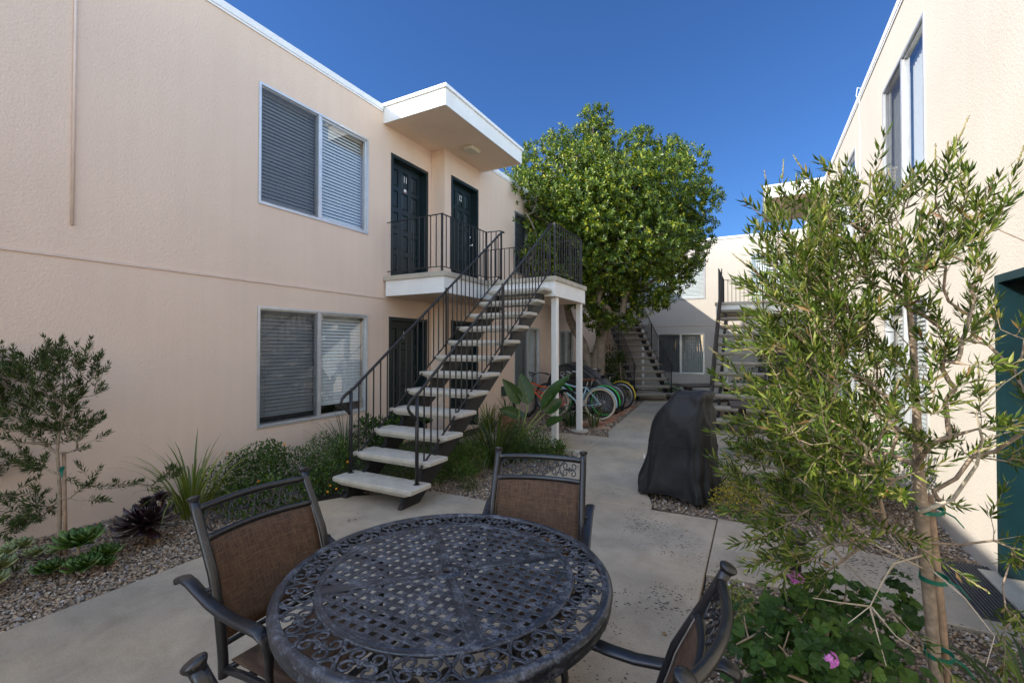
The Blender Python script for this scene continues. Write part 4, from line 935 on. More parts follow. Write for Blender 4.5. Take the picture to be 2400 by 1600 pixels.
# ------------------------------------------------------------------ vegetation helpers
def nrm(A): return A/np.maximum(np.linalg.norm(A, axis=-1, keepdims=True), 1e-9)
def leaves(m, P, D, Nn, L, W, fold=.15, droop=.08, wide=.45, mi=0):
    """P base, D direction, Nn rough normal: five-point folded leaf blades"""
    D = nrm(D); S = nrm(np.cross(D, Nn)); U = np.cross(S, D); L = np.asarray(L)[:, None]; W = np.asarray(W)[:, None]
    V = np.stack([P, P+D*L*wide+S*W/2+U*W*fold, P+D*L*wide, P+D*L*wide-S*W/2+U*W*fold, P+D*L-U*L*droop], 1)
    k = len(P); F = (np.array([[0, 2, 4, 1], [0, 3, 4, 2]])[None]+5*np.arange(k)[:, None, None]).reshape(-1, 4)
    m.addq(V.reshape(-1, 3), F, False, mi)
def discs(m, P, Nn, r, rng, cup=.2, n=8, mi=0):
    k = len(P); Nn = nrm(Nn); T = nrm(np.cross(Nn, rng.normal(0, 1, (k, 3)))); B = np.cross(Nn, T); A = np.linspace(.25, 2*PI-.25, n)
    r = np.asarray(r)[:, None]; V = [P-B*0]
    for i, a in enumerate(A):
        q = r*(1+.07*math.sin(3*a)); V.append(P+T*q*math.cos(a)+B*q*math.sin(a)+Nn*q*cup*(1+.5*((i % 2)*2-1)))
    V = np.stack(V, 1); F = np.array([[0, i, i+1] for i in range(1, n)])
    m.addq(V.reshape(-1, 3), (F[None]+(n+1)*np.arange(k)[:, None, None]).reshape(-1, 3), False, mi)
def rdir(rng, k): return nrm(rng.normal(0, 1, (k, 3)))
def sprig_leaves(m, a, b, rng, n, L, W, ang=1.02, up=.12, mi=0):
    a, b = np.array(a), np.array(b); d = _n(b-a); t = np.sort(rng.uniform(.08, 1.0, n)); s = np.linalg.norm(b-a)
    P = a+np.outer(t, b-a); ph = np.arange(n)*2.4+rng.uniform(0, 6); e1 = _n(np.cross(d, [.3, .2, 1])); e2 = np.cross(d, e1)
    an = ang*(1.1-.55*t)+rng.normal(0, .12, n)
    O = np.outer(np.cos(ph), e1)+np.outer(np.sin(ph), e2); D = nrm(d*np.cos(an)[:, None]+O*np.sin(an)[:, None]+np.array([0, 0, up]))
    leaves(m, P, D, nrm(O+.6*d-0*D+rng.normal(0, .15, (n, 3))), L*rng.uniform(.75, 1.15, n)*(1-.25*t), W*rng.uniform(.8, 1.2, n), mi=mi)
def grow(root, targets, rng, step=.10, bias=.55, jit=.02, start=0):
    """attach every target to the nearest existing node; returns nodes, parents, chains"""
    Nd = [np.array(p, float) for p in root]; par = [-1]+list(range(len(root)-1)); ch = []
    base = Nd[start]; hub = Nd[-1]
    D0 = [np.linalg.norm(t-base) for t in targets]
    for i in np.argsort(D0):
        t = np.array(targets[i]); A = np.array(Nd[start:]); d = np.linalg.norm(A-t, axis=1); q = np.linalg.norm(A-base, axis=1)
        cost = d+.30*q+np.where(A[:, 2] > t[2]+.05, .5*(A[:, 2]-t[2]), 0)
        j = int(np.argmin(cost))+start; p = Nd[j]; L = np.linalg.norm(t-p); n = max(2, int(L/step)); idx = [j]
        sag = rng.normal(0, .05, 3)*L; upk = .10*L
        prev = j
        for k in range(1, n+1):
            u = k/n; x = p+(t-p)*u+sag*math.sin(PI*u)+np.array([0, 0, -upk*math.sin(PI*u)*.6])+(rng.normal(0, jit, 3)*min(1, L) if k < n else 0)
            Nd.append(x); par.append(prev); prev = len(Nd)-1; idx.append(prev)
        ch.append(idx)
    cnt = np.zeros(len(Nd)); 
    for c in ch: cnt[c[-1]] += 1
    for i in range(len(Nd)-1, 0, -1):
        if par[i] >= 0: cnt[par[i]] += cnt[i]
    return np.array(Nd), par, ch, cnt
def branches(m, Nd, ch, cnt, r0=.0022, p=.5, root=None, rr=None, seg=5, rmax=1.):
    for c in ch:
        r = np.minimum(rmax, r0*np.maximum(cnt[c], 1)**p); r[0] = min(r[0], r[1]*1.3); m.tube(Nd[c], r, seg if r[0] > r0*2.5 else 4, cap=False)
    if root is not None: m.tube(Nd[:len(root)], rr, 12)
def lobe_points(lobes, n, rng, shell=.45):
    """points spread through a union of ellipsoids (x,y,z,r[,squash])"""
    L = np.array([l[:4] for l in lobes], float); w = L[:, 3]**2.2; w /= w.sum(); k = rng.choice(len(L), n, p=w)
    d = rdir(rng, n); q = rng.uniform(0, 1, n)**shell
    return L[k, :3]+d*(L[k, 3]*q)[:, None], d, k

def bottlebrush(label, cat, name, loc, trunk, tr, lobes, n, seed, mats, leafL, leafW, per, buds=40, group=None, start=2, stem=(.09, .16), stake=None, ties=()):
    rng = np.random.default_rng(seed); t = thing(name, label, cat, loc, group)
    T_, _, _ = lobe_points(lobes, n, rng); Nd, par, ch, cnt = grow(trunk, list(T_), rng, start=start)
    tb = MB(); branches(tb, Nd, ch, cnt, .0016, .42, trunk, tr, rmax=.013)
    lf = MB(); tw = tb; bd = MB(); hub = np.array(trunk[-3])
    for c in ch:
        tip = Nd[c[-1]]; prev = Nd[c[-2]]; d = _n(_n(tip-prev)*.7+_n(tip-hub)*.4+np.array([0, 0, .45])+rng.normal(0, .22, 3)); s = rng.uniform(*stem)
        b = tip+d*s; mid = (tip+b)/2+rng.normal(0, .006, 3); tw.tube([tip, mid, b], [.0016, .0014, .001], 4, cap=False)
        sprig_leaves(lf, tip-d*.03, b, rng, per, leafL, leafW)
        if len(c) > 3 and rng.uniform() < .75:                                     # side shoots
            q = Nd[c[len(c)//2]]; d2 = _n(d+rng.normal(0, .6, 3)); b2 = q+d2*s*.9; tw.tube([q, b2], [.0014, .001], 4, cap=False); sprig_leaves(lf, q+d2*.02, b2, rng, int(per*.8), leafL*.9, leafW)
        if rng.uniform() < buds/n:
            k = 34; tt = np.linspace(0, 1, k); O = rdir(rng, k); sb = rng.uniform(.05, .10); leaves(bd, b+np.outer(tt*sb, d), nrm(d*1.4+O), O, np.full(k, .014)*(1.1-.6*tt), np.full(k, .0045))
            tw.tube([b, b+d*sb], [.0035, .001], 4)
    lf.build('crown', mats[0], t); tb.build('trunk', M['bark'], t)
    if bd.n: bd.build('seed_spikes', M['bud'], t)
    for p, r in ties:
        p = np.array(p); g = MB(); A = np.linspace(0, 2*PI, 17)[:-1]; g.tube([p+np.array([r*1.5*math.cos(a)+.012, r*math.sin(a), .01*math.sin(a)]) for a in A], .002, 4, up=(0, 0, 1), ru=.012, closed=True, smooth=False)
        e = p+np.array([r*1.5+.01, -r*.3, 0]); g.tube([e, e+(.03, -.01, -.015), e+(.055, -.02, -.05)], [.011, .011, .004], 4, ru=.002, smooth=False); g.build('tree_tie', M['tie'], t)
    return t
A_ = lambda px, py, D: tuple(at(px, py, D))
# --- bottlebrush on the right, near the camera
D1 = 1.9
tr_ = [A_(2206, 1707, D1), A_(2192, 1560, D1), A_(2178, 1400, D1+.01), A_(2165, 1270, D1+.02), A_(2158, 1180, D1+.02), A_(2152, 1090, D1+.02), A_(2148, 960, D1+.03), A_(2140, 820, D1+.02), A_(2128, 690, D1), A_(2118, 600, D1-.02)]
lob = []
for px, py, dd, r in [(1790, 520, .1, .15), (1850, 620, -.1, .20), (1800, 740, .05, .20), (1900, 740, -.2, .22), (1860, 860, .1, .24), (1760, 960, -.05, .17), (1800, 1040, .1, .18), (1930, 940, -.25, .26), (1980, 820, .15, .24), (1990, 620, .05, .22),
    (1930, 520, .15, .14), (2020, 480, -.05, .14), (2090, 540, .1, .17), (2110, 680, -.2, .18), (2040, 1000, .05, .24), (1930, 1110, -.1, .20), (1820, 1150, 0, .14), (2040, 1110, -.2, .16), (1730, 1080, .05, .10), (1860, 1240, .1, .11), (1920, 1340, 0, .10), (1780, 1290, .1, .08),
    (1690, 1130, .05, .08), (1720, 1180, .05, .09), (1790, 1220, 0, .11), (1850, 1310, -.05, .10), (1960, 1290, -.1, .10), (1980, 1180, -.2, .13), (2170, 480, -.1, .14), (2230, 420, .05, .11), (2180, 600, .1, .13), (2270, 560, -.1, .14), (2340, 520, .1, .11), (2240, 760, .1, .15), (2300, 700, -.2, .10), (2180, 860, -.15, .16), (2370, 800, 0, .12), (2330, 980, -.3, .09), (2250, 1060, .1, .06), (2210, 1180, .05, .07), (2100, 1250, -.1, .07), (2380, 1080, .1, .10), (2440, 620, 0, .12), (2430, 940, -.1, .12),
    (2330, 1250, -.1, .10), (2400, 1330, -.1, .12), (2360, 1450, -.1, .10), (2130, 1440, -.2, .08), (1980, 1250, -.1, .09), (2090, 950, -.3, .15)]:
    px = px+(45 if px < 1850 else 20 if px < 1950 else 0); x, y, z = at(px, py, D1+dd); lob.append((x, y, z, r*.88))
bb = bottlebrush('large staked bottlebrush tree in the right foreground with narrow sunlit leaves', 'tree', 'bottlebrush_tree', (tr_[0][0], tr_[0][1], 0), tr_, [.023, .023, .023, .024, .026, .019, .015, .012, .009, .006], lob, 500, 11, (M['bb'],), .066, .0108, 27, 110,
    ties=[(A_(2192, 1530, D1), .032), (A_(2180, 1352, D1), .032), (A_(2170, 1192, D1), .030)], start=3, stem=(.10, .21))
# pale bare low limbs
g = MB(); rng = np.random.default_rng(2)
for P in [[(2160, 1330), (2060, 1280), (1960, 1190), (1880, 1120)], [(2150, 1200), (2230, 1170), (2290, 1090), (2300, 1030), (2285, 960)], [(2165, 1300), (2090, 1320), (2070, 1360), (2040, 1420), (1990, 1460)], [(2040, 1420), (2100, 1490), (2160, 1530)], [(2040, 1420), (2060, 1500), (2080, 1560)], [(2175, 1330), (2260, 1400), (2330, 1490), (2310, 1560)], [(2040, 1420), (1960, 1410), (1900, 1400)], [(2070, 1360), (2120, 1300), (2090, 1250)], [(2285, 960), (2350, 900), (2420, 850)], [(2300, 1030), (2370, 1010), (2450, 1000)]]:
    k = len(P); pts = [at(px+rng.normal(0, 3), py, D1-.05-.06*i) for i, (px, py) in enumerate(P)]; pts = [tuple(p) for p in pts]
    r0 = .010 if P[0] == (2150, 1200) else .0042; Q = [np.array(pts[0])*(1-t)+np.array(pts[1])*t for t in (0, .5)]+[np.array(p) for p in pts[1:]]; g.tube(Q, np.linspace(r0, r0*.35, len(Q)), 7)
g.build('bare_limbs', M['limb'], bb)
g = MB(); e0, e1 = at(2228, 1690, D1+.035), at(2178, 1160, D1+.045); e0[2] = 0; g.tube([e0, (e0+e1)/2+(.004, 0, 0), e1], [.015, .0145, .014], 10); o = g.build('tree_stake', M['stake']); tag(o, 'round wooden stake behind the right bottlebrush trunk', 'tree stake')
# --- sapling on the left
def DP(x, y): return x*_f0[0]+y*_f0[1]
DL = DP(-4.79, 1.48)
tr_ = [(-4.80, 1.48, -.02)]+[A_(px, py, DL) for px, py in [(139, 1240), (140, 1170), (138, 1110), (134, 1060), (140, 1000), (146, 940), (150, 880)]]
lob = []
for px, py, dd, r in [(-50, 900, 0, .2), (15, 880, .1, .2), (75, 870, -.1, .19), (130, 850, .05, .15), (175, 850, -.05, .15), (225, 868, .1, .11), (255, 870, 0, .06), (60, 940, .1, .18), (130, 930, -.1, .17), (190, 925, .05, .15), (0, 970, 0, .15), (60, 1000, -.1, .16), (140, 1000, .1, .17), (190, 1015, 0, .15), (225, 1000, .05, .06), (55, 1090, 0, .08), (90, 1085, 0, .07), (40, 1145, .05, .06), (80, 1145, 0, .05), (190, 1130, 0, .09), (225, 1155, 0, .07), (165, 1110, 0, .05), (20, 1180, 0, .11), (60, 1200, .05, .12), (100, 1190, 0, .08), (20, 1230, .05, .10), (-40, 1100, 0, .15), (275, 1140, 0, .05), (315, 1128, .0, .08), (355, 1130, 0, .07), (395, 1108, 0, .06), (330, 1110, 0, .05)]:
    x, y, z = at(px, py, DL+dd); lob.append((max(x, -5.34), y, z, r))
sap = bottlebrush('slim bottlebrush sapling against the peach wall at the far left', 'tree', 'bottlebrush_tree', (-4.80, 1.48, 0), tr_, [.016, .015, .014, .013, .011, .009, .007, .005], lob, 350, 12, (M['bbd'],), .060, .0105, 26, 0, start=2, stem=(.07, .12), ties=[(A_(143, 1098, DL), .015)])
g = MB(); g.tube([(-4.75, 1.50, 0), np.array(A_(150, 1060, DL+.04))], .013, 8); o = g.build('tree_stake', M['stake']); tag(o, 'thin stake tied to the sapling by the peach wall', 'tree stake')

# --- the big tree
rng = np.random.default_rng(21); DT = 12.6
TB = np.array([-3.95, 12.3, 0.])
t = thing('shade_tree', 'large glossy leaved tree with twin grey trunk between the staircases', 'tree', tuple(TB))
lob = []
for px, py, dd, r in [(1395, 285, 0, .38), (1385, 345, .3, .60), (1430, 380, -.4, .7), (1310, 345, .2, .42), (1275, 400, -.2, .75), (1345, 420, -.7, .8), (1500, 345, .1, .45), (1570, 362, .3, .42), (1620, 400, 0, .55), (1640, 470, -.2, .52), (1635, 540, .2, .48), (1540, 430, -.9, .85), (1460, 450, -1.2, .95), (1390, 500, -1.3, .95), (1310, 510, -1.0, .85), (1245, 470, .2, .62), (1215, 440, -.5, .45), (1195, 450, -1.2, .30), (1420, 590, -1.3, .95), (1520, 560, -1.3, .90), (1590, 590, -.4, .62), (1300, 590, .2, .75), (1360, 650, -.6, .75), (1440, 690, -.8, .72), (1520, 660, -.9, .62), (1585, 650, -.3, .38), (1620, 610, .1, .28), (1400, 740, -.2, .42), (1470, 735, -.3, .36), (1545, 705, -.5, .26), (1450, 480, .9, 1.2), (1550, 520, .8, 1.0), (1350, 470, 1.0, 1.1), (1430, 600, .6, 1.2), (1230, 530, .8, .55), (1255, 600, .6, .45), (1240, 520, -1.7, .42), (1232, 455, -1.5, .42), (1262, 590, -1.6, .42), (1292, 655, -1.4, .42)]:
    x, y, z = at(px, py, DT+dd); lob.append((x, y, z, r))
pl, dr, kk = lobe_points(lob, 330, rng, .6)
T1 = [TB, TB+(.03, -.02, .5), TB+(.0, 0, 1.0), TB+(.02, 0, 1.5)]
root = [tuple(TB+(.0, 0, z)) for z in (0, .35, .7, 1.05, 1.35)]
Nd, par, ch, cnt = grow(root, list(pl), rng, step=.4, jit=.05, start=4)
tb = MB(); branches(tb, Nd, ch, cnt, .010, .55, root, [.19, .16, .14, .13, .12], 7, rmax=.09)
# twin stems with flutes
for P, r in (([(-.08, 0, 0), (-.10, -.02, .6), (-.18, -.03, 1.2), (-.36, -.04, 1.75), (-.70, -.05, 2.35), (-.85, -.05, 3.1)], [.21, .16, .14, .125, .11, .09]), ([(.12, 0, 0), (.10, .02, .6), (.14, .0, 1.2), (.22, 0, 1.8), (.40, .05, 2.5), (.55, .1, 3.4)], [.20, .15, .135, .125, .11, .09]), ([(.0, -.12, 0), (.02, -.10, .6), (.05, -.06, 1.3), (.18, -.02, 1.9), (.12, .1, 2.7), (.2, .2, 3.8)], [.13, .10, .09, .08, .07, .06])):
    P = [TB+np.array(p) for p in P]; PP = []; rr_ = []
    for i in range(len(P)-1):
        for u in (0, .33, .66): PP.append(P[i]*(1-u)+P[i+1]*u+rng.normal(0, .01, 3)); rr_.append((r[i]*(1-u)+r[i+1]*u)*rng.uniform(.95, 1.05))
    PP.append(P[-1]); rr_.append(r[-1]); tb.tube(PP, rr_, 14)
tb.build('trunk', M['trunk'], t)
lf = MB()
nS = 12500; P, d, k_ = lobe_points(lob, nS, rng, .33); ctr = np.array([l[:3] for l in lob])[k_]
for i in range(nS):
    dd = _n(d[i]+np.array([0, 0, .35])+rng.normal(0, .3, 3)); n = 11; tt = np.linspace(0, 1, n); s = rng.uniform(.10, .20); a = P[i]
    if a[0] < -5.06 and a[2] < 5.75: continue
    if math.sin(3.1*a[0]+1)+math.sin(3.7*a[1])+math.sin(3.3*a[2]+2)+.6*math.sin(7*a[0]+5*a[2]) < -1.7: continue
    e1 = _n(np.cross(dd, [.3, .2, 1])); e2 = np.cross(dd, e1); ph = np.arange(n)*2.4; O = np.outer(np.cos(ph), e1)+np.outer(np.sin(ph), e2)
    leaves(lf, a+np.outer(tt*s, dd), dd*.8+O, nrm(dd+.5*O+rng.normal(0, .2, (n, 3))), rng.uniform(.082, .13, n), rng.uniform(.036, .052, n), .12, .1, .55)
lf.build('crown', M['tree'], t)

# --- shrubs, grasses and succulents
def shrub(label, name, cat, base, lobes, n, L, W, mat, seed, nb=26, stemr=.004, kind='leaf', flowers=None, group=None, upw=.5):
    rng = np.random.default_rng(seed); t = thing(name, label, cat, (base[0], base[1], 0), group)
    P, d, k = lobe_points(lobes, n, rng, .4); P[:, 2] = np.maximum(P[:, 2], .01)
    pl, _, _ = lobe_points(lobes, nb, rng, .5); pl[:, 2] = np.maximum(pl[:, 2], .05)
    root = [(base[0], base[1], -.02), (base[0], base[1], .05)]; Nd, par, ch, cnt = grow(root, list(pl), rng, step=.08, jit=.01, start=1)
    s = MB(); branches(s, Nd, ch, cnt, stemr*.5, .4, root, [stemr*2.5, stemr*2.2]); s.build('stems', M['twig'], t)
    f = MB()
    if kind == 'leaf':
        D = nrm(d+rng.normal(0, .6, (n, 3))+np.array([0, 0, upw])); leaves(f, P, D, nrm(rng.normal(0, .5, (n, 3))+np.array([0, 0, 1])), L*rng.uniform(.7, 1.2, n), W*rng.uniform(.8, 1.2, n), .15, .1, .55)
    else:
        discs(f, P, d*.6+np.array([-.1, -.3, .9])+rng.normal(0, .35, (n, 3)), L*rng.uniform(.6, 1.15, n), rng, .22, 10)
        for p, q in zip(P[::3], d[::3]): s_ = None
    f.build('foliage', M[mat], t)
    if flowers:
        mat2, pts, rad, npet = flowers
        for c in pts:
            q = MB(); nn = rdir(rng, npet)
            if kind == 'disc':
                for j in range(npet*2):
                    o = _n(rdir(rng, 1)[0]+np.array([-.1, -.35, .5])); fc = np.array(c)+o*rad*np.array([1.1, 1.1, .8]); t1 = _n(np.cross(o, [.2, .1, 1])); t2 = np.cross(o, t1); aa = np.arange(5)*1.2566+rng.uniform(0, 6)
                    DD = np.outer(np.cos(aa), t1)+np.outer(np.sin(aa), t2)+o*.35; leaves(q, np.tile(fc, (5, 1)), DD, np.tile(o, (5, 1)), np.full(5, .015), np.full(5, .0125), .1, .15, .6)
            else: discs(q, np.array(c)[None].repeat(npet, 0)+nn*rad*.4, nn+np.array([0, 0, .6]), np.full(npet, rad), rng, .3, 6)
            q.build('flower', M[mat2], t)
    return t
def grassy(label, name, cat, c, n, h, spread, w, mat, seed, lean=.5, group=None, stiff=1., z0=0):
    rng = np.random.default_rng(seed); t = thing(name, label, cat, (c[0], c[1], 0), group); m = MB()
    for i in range(n):
        a = rng.uniform(0, 2*PI); q = rng.uniform(0, 1)**.7; hh = h*rng.uniform(.6, 1.1); b = np.array([c[0]+math.cos(a)*spread*.22*q, c[1]+math.sin(a)*spread*.22*q, z0-.02]); o = np.array([math.cos(a), math.sin(a), 0])
        ln = lean*(.25+.9*q)*rng.uniform(.7, 1.3); K = 7; pts = []; cur = b.copy(); ang = PI/2-ln*.45
        for k in range(K):
            pts.append(cur.copy()); cur = cur+hh/(K-1)*(o*math.cos(ang)+np.array([0, 0, math.sin(ang)])); ang -= ln*.30/stiff*(1+k*.25)*rng.uniform(.6, 1.4)
        pts = np.array(pts); pts[:, 2] = np.maximum(pts[:, 2], .01); sd = np.array([-math.sin(a), math.cos(a), 0])*1.; ww = w*rng.uniform(.7, 1.2)*np.array([.7, .95, 1, .95, .75, .5, .06])
        V = np.concatenate([pts-sd*ww[:, None]/2, pts+np.array([0, 0, -1])*0-o*ww[:, None]*.18, pts+sd*ww[:, None]/2]); F = [[k, k+1, K+k+1, K+k] for k in range(K-1)]+[[K+k, K+k+1, 2*K+k+1, 2*K+k] for k in range(K-1)]
        m.addq(V, F, True)
    m.build('blades', M[mat], t); return t
def rosette(label, name, c, r, n, mat, seed, z=.0, stem=.0, heads=((0, 0, 0, 1),), tilt=0, group=None, core=None, e0=8, wk=.40):
    rng = np.random.default_rng(seed); t = thing(name, label, 'succulent', (c[0], c[1], 0), group)
    for hx, hy, hz, hs in heads:
        m = MB(); o = np.array([c[0]+hx, c[1]+hy, z+hz])
        if hz+z > .06:
            s = MB(); s.tube([(c[0]+hx*.3, c[1]+hy*.3, -.02), tuple(o-(0, 0, .01))], .012, 7); s.build('stem', M['bark'], t)
        for i in range(n):
            k = i/n; a = i*2.39996; el = R(e0+(78-e0)*k**.8)+rng.normal(0, .05); L = r*hs*(1-.62*k)*rng.uniform(.9, 1.1); w = L*wk; d = np.array([math.cos(a)*math.cos(el), math.sin(a)*math.cos(el), math.sin(el)]); s = np.array([-math.sin(a), math.cos(a), 0]); u = np.cross(d, s)*-1; u = np.cross(s, d)*-1
            rows = []
            for q, wq, lift in ((0, .25, 0), (.35, .55, -.03), (.65, .95, -.02), (.88, .8, .05), (1., .12, .13)):
                p = o+d*L*q+np.array([0, 0, lift*L]); rows.append([p-s*w*wq/1.2+u*w*-.12, p+u*w*.02, p+s*w*wq/1.2+u*w*-.12, p+u*w*.16])
            m.loft(rows, True, True, True, True)
        m.build('rosette', M[mat], t)
    return t
rosette('dark purple aeonium rosette with tall spike in gravel beside the sapling', 'dark_succulent', (-4.50, 1.92),   .25, 72, 'aeon', 31, .14, e0=-28, wk=.24, heads=((0, 0, .02, 1.05), (.03, .10, .20, .35), (-.06, .03, .17, .30)))
rosette('bright green rosette succulents clustered at the sapling foot', 'green_succulent', (-4.40, 1.46), .155, 40, 'succ', 32, .02, heads=((0, 0, .15, 1.1), (.14, -.03, .02, .85), (-.04, -.15, .01, .7), (.06, .13, .03, .8), (.16, .10, .0, .5), (-.13, -.12, .0, .45)))
rosette('pale yellow green succulents by the wall at the left edge', 'pale_succulent', (-5.05, 1.33), .11, 24, 'pale', 33, .02, heads=((0, 0, .04, 1), (.14, .04, .0, .8), (.1, -.12, .05, .9), (.22, .12, .0, .5)))
rosette('grey green succulent clump cut by the left edge of the picture', 'grey_succulent', (-4.55, .98), .13, 30, 'pale', 34, .02, heads=((0, 0, .14, 1.2), (.1, .05, .04, .9), (-.05, .12, .08, .9), (.12, -.1, .0, .8)))
grassy('small dark grass tuft in the gravel left of the sapling foot', 'grass_tuft', 'plant', (-4.72, 1.22), 22, .16, .2, .006, 'blade', 35)
grassy('yellow green upright strap leaved clump in the gravel by the wall', 'strap_leaf_plant', 'plant', (-4.78, 2.42), 68, .86, .75, .020, 'bladeY', 36, .60)
shrub('low round leaved hedge shrub left of the strap leaves, under the big window', 'hedge_shrub', 'shrub', (-4.85, 3.05), [(-5.0, 2.85, .16, .24), (-4.35, 2.95, .08, .20), (-4.25, 3.2, .08, .20), (-4.4, 2.65, .06, .18), (-4.85, 3.15, .2, .28), (-4.98, 3.3, .30, .26), (-4.7, 2.75, .1, .2), (-5.1, 3.45, .34, .16), (-4.55, 3.0, .1, .22), (-4.95, 2.95, .38, .12)], 6000, .034, .022, 'hedge', 37, flowers=('orange', [(-5.05, 2.9, .47), (-4.5, 2.9, .24), (-4.42, 2.75, .12), (-4.8, 3.4, .5)], .012, 5))
shrub('dense trimmed green shrub left of the stair foot with few orange blooms', 'hedge_shrub', 'shrub', (-4.45, 3.72), [(-4.6, 3.6, .2, .30), (-4.4, 3.9, .24, .30), (-4.75, 3.95, .28, .28), (-4.25, 3.6, .12, .22), (-4.9, 3.6, .18, .24), (-4.3, 3.45, .08, .16)], 5200, .030, .019, 'hedge', 38, flowers=('orange', [(-4.13, 3.48, .10), (-4.05, 3.5, .07), (-4.08, 3.68, .32), (-4.1, 3.42, .05)], .012, 5))
grassy('dark green arching grass clump beneath the ground floor window', 'grass_clump', 'plant', (-5.0, 4.45), 95, .88, .75, .011, 'blade', 39, .6)
shrub('dark red green fleshy shrub behind the stair handrail', 'fleshy_shrub', 'shrub', (-4.85, 5.0), [(-4.85, 5.0, .32, .26), (-4.7, 5.2, .42, .22), (-5.0, 4.9, .4, .22), (-4.6, 4.8, .2, .24)], 1400, .055, .04, 'ger', 40)
rosette('green aeonium by door 1 behind the treads', 'green_succulent', (-4.85, 5.75), .14, 34, 'succ', 41, .35, heads=((0, 0, .12, 1.), (.18, .05, .05, .9), (-.12, .1, .06, .8)))
shrub('bright green low ground planting under the lower treads', 'ground_cover_shrub', 'shrub', (-3.75, 4.6), [(-3.9, 4.35, .10, .28), (-3.5, 4.5, .10, .28), (-3.7, 4.9, .16, .32), (-4.15, 4.8, .14, .3), (-4.3, 4.3, .1, .22), (-3.3, 4.9, .12, .22)], 4200, .05, .013, 'lush', 42)
shrub('feathery fresh green plant right of the stair stringer', 'feathery_plant', 'plant', (-3.30, 4.72), [(-3.3, 4.72, .16, .20), (-3.15, 4.85, .22, .2), (-3.42, 4.85, .3, .2), (-3.1, 4.6, .10, .14)], 3000, .055, .008, 'lush', 43, upw=1.2)
grassy('large dark green grass clump right of the main staircase', 'grass_clump', 'plant', (-3.12, 5.35), 170, .98, 1.1, .013, 'blade', 44, .72)
grassy('second dark green grass clump under the main stair landing', 'grass_clump', 'plant', (-3.55, 5.75), 90, .85, .9, .012, 'blade', 45, .7)
shrub('round leafed low planting around the paddle leaf plant', 'ground_cover_shrub', 'shrub', (-3.0, 6.1), [(-3.2, 6.05, .12, .26), (-2.9, 6.2, .14, .26), (-3.35, 6.35, .2, .24), (-2.75, 6.0, .08, .2), (-2.65, 6.35, .08, .16), (-3.0, 5.8, .1, .2)], 4200, .035, .024, 'hedge', 46)
grassy('small bright spider plant at the foot of the near white post', 'spider_plant', 'plant', (-2.66, 6.52), 60, .36, .5, .014, 'bladeY', 47, .95)
shrub('small grey green mound in the gravel by the patio', 'ground_mound', 'plant', (-2.95, 4.38), [(-2.95, 4.42, .04, .12), (-2.86, 4.36, .04, .09)], 900, .02, .006, 'bbd', 48, nb=8)
# paddle leaf plant
def paddle(label, base, leavesP, seed):
    t = thing('paddle_leaf_plant', label, 'plant', (base[0], base[1], 0)); rng = np.random.default_rng(seed)
    for tip, mid, w, roll in leavesP:
        b = np.array([base[0]+rng.uniform(-.05, .05), base[1]+rng.uniform(-.04, .04), 0.]); tip = np.array(tip); mid = np.array(mid)
        s = MB(); s.tube([b, b*.55+mid*.45+np.array([0, 0, .04]), mid], [.016, .012, .008], 7); so = s.build('stalk', M['bopstem'], t)
        K, J = 12, 4; ax = _n(tip-mid); L = np.linalg.norm(tip-mid); sd = _n(np.cross(ax, [0.47, -.88, 0.05])); sd = _n(sd*math.cos(roll)+np.cross(ax, sd)*math.sin(roll)); up = np.cross(sd, ax); V = []
        for i in range(K+1):
            u = i/K; wq = w*(math.sin(PI*min(1, u*1.02)**.72)**.8 if 0 < u < 1 else .02); c = mid+ax*L*u+up*(-.10*L*u*u)+np.array([0, 0, -.03*L*u*u])
            for j in range(-J, J+1):
                q = j/J; V.append(c+sd*wq*q+up*wq*.38*abs(q)**1.4+up*.004*math.sin(31*u+5*q))
        n = 2*J+1; m = MB(); m.add(V, [(i*n+j, i*n+j+1, (i+1)*n+j+1, (i+1)*n+j) for i in range(K) for j in range(n-1)], True); m.build('leaf', M['bop'], t)
        g = MB(); g.tube([mid+ax*L*u+up*(-.10*L*u*u-.004)+np.array([0, 0, -.03*L*u*u]) for u in np.linspace(0, .98, 8)], np.linspace(.007, .002, 8), 5); g.build('leaf_midrib', M['bopstem'], t)
    return t
DPp = DP(-3.33, 6.45)
q = lambda px, py, dd=0: tuple(at(px, py, DPp+dd))
paddle('glossy paddle leaved bird of paradise plant beside the near white post', (-3.36, 6.45), [
    (q(1222, 868, .1), q(1238, 948, 0), .135, .15), (q(1180, 885, -.1), q(1218, 946, 0), .12, .35), (q(1332, 868, -.15), q(1268, 960, 0), .125, -.9), (q(1318, 930, .1), q(1277, 968, 0), .11, -.4), (q(1172, 955, -.2), q(1216, 975, .0), .10, .6), (q(1320, 975, -.2), q(1280, 995, 0), .08, -.8), (q(1205, 950, .25), q(1228, 985, .15), .08, 1.)], 5)
grassy('yellow edged strap plant by the pot under the landing', 'strap_leaf_plant', 'plant', (-4.45, 7.35), 40, .62, .6, .03, 'bladeY', 49, .5)
g = MB(); g.lathe([(.10, 0), (.15, .05), (.17, .22), (.15, .30), (.165, .31), (.165, .34), (.14, .34), (.13, .30)], (-4.15, 7.55, .0), 24); PT = thing('plant_pot', 'terracotta pot with spiky plant under the landing', 'pot', (-4.15, 7.55, 0)); g.build('pot', M['terra'], PT)
grassy('spiky plant growing in the terracotta pot', 'potted_plant', 'plant', (-4.15, 7.55), 26, .45, .6, .022, 'blade', 50, .9, z0=.30)
grassy('leafy clump at the foot of the far white post', 'grass_clump', 'plant', (-3.28, 8.75), 46, .55, .7, .026, 'blade', 51, .6)
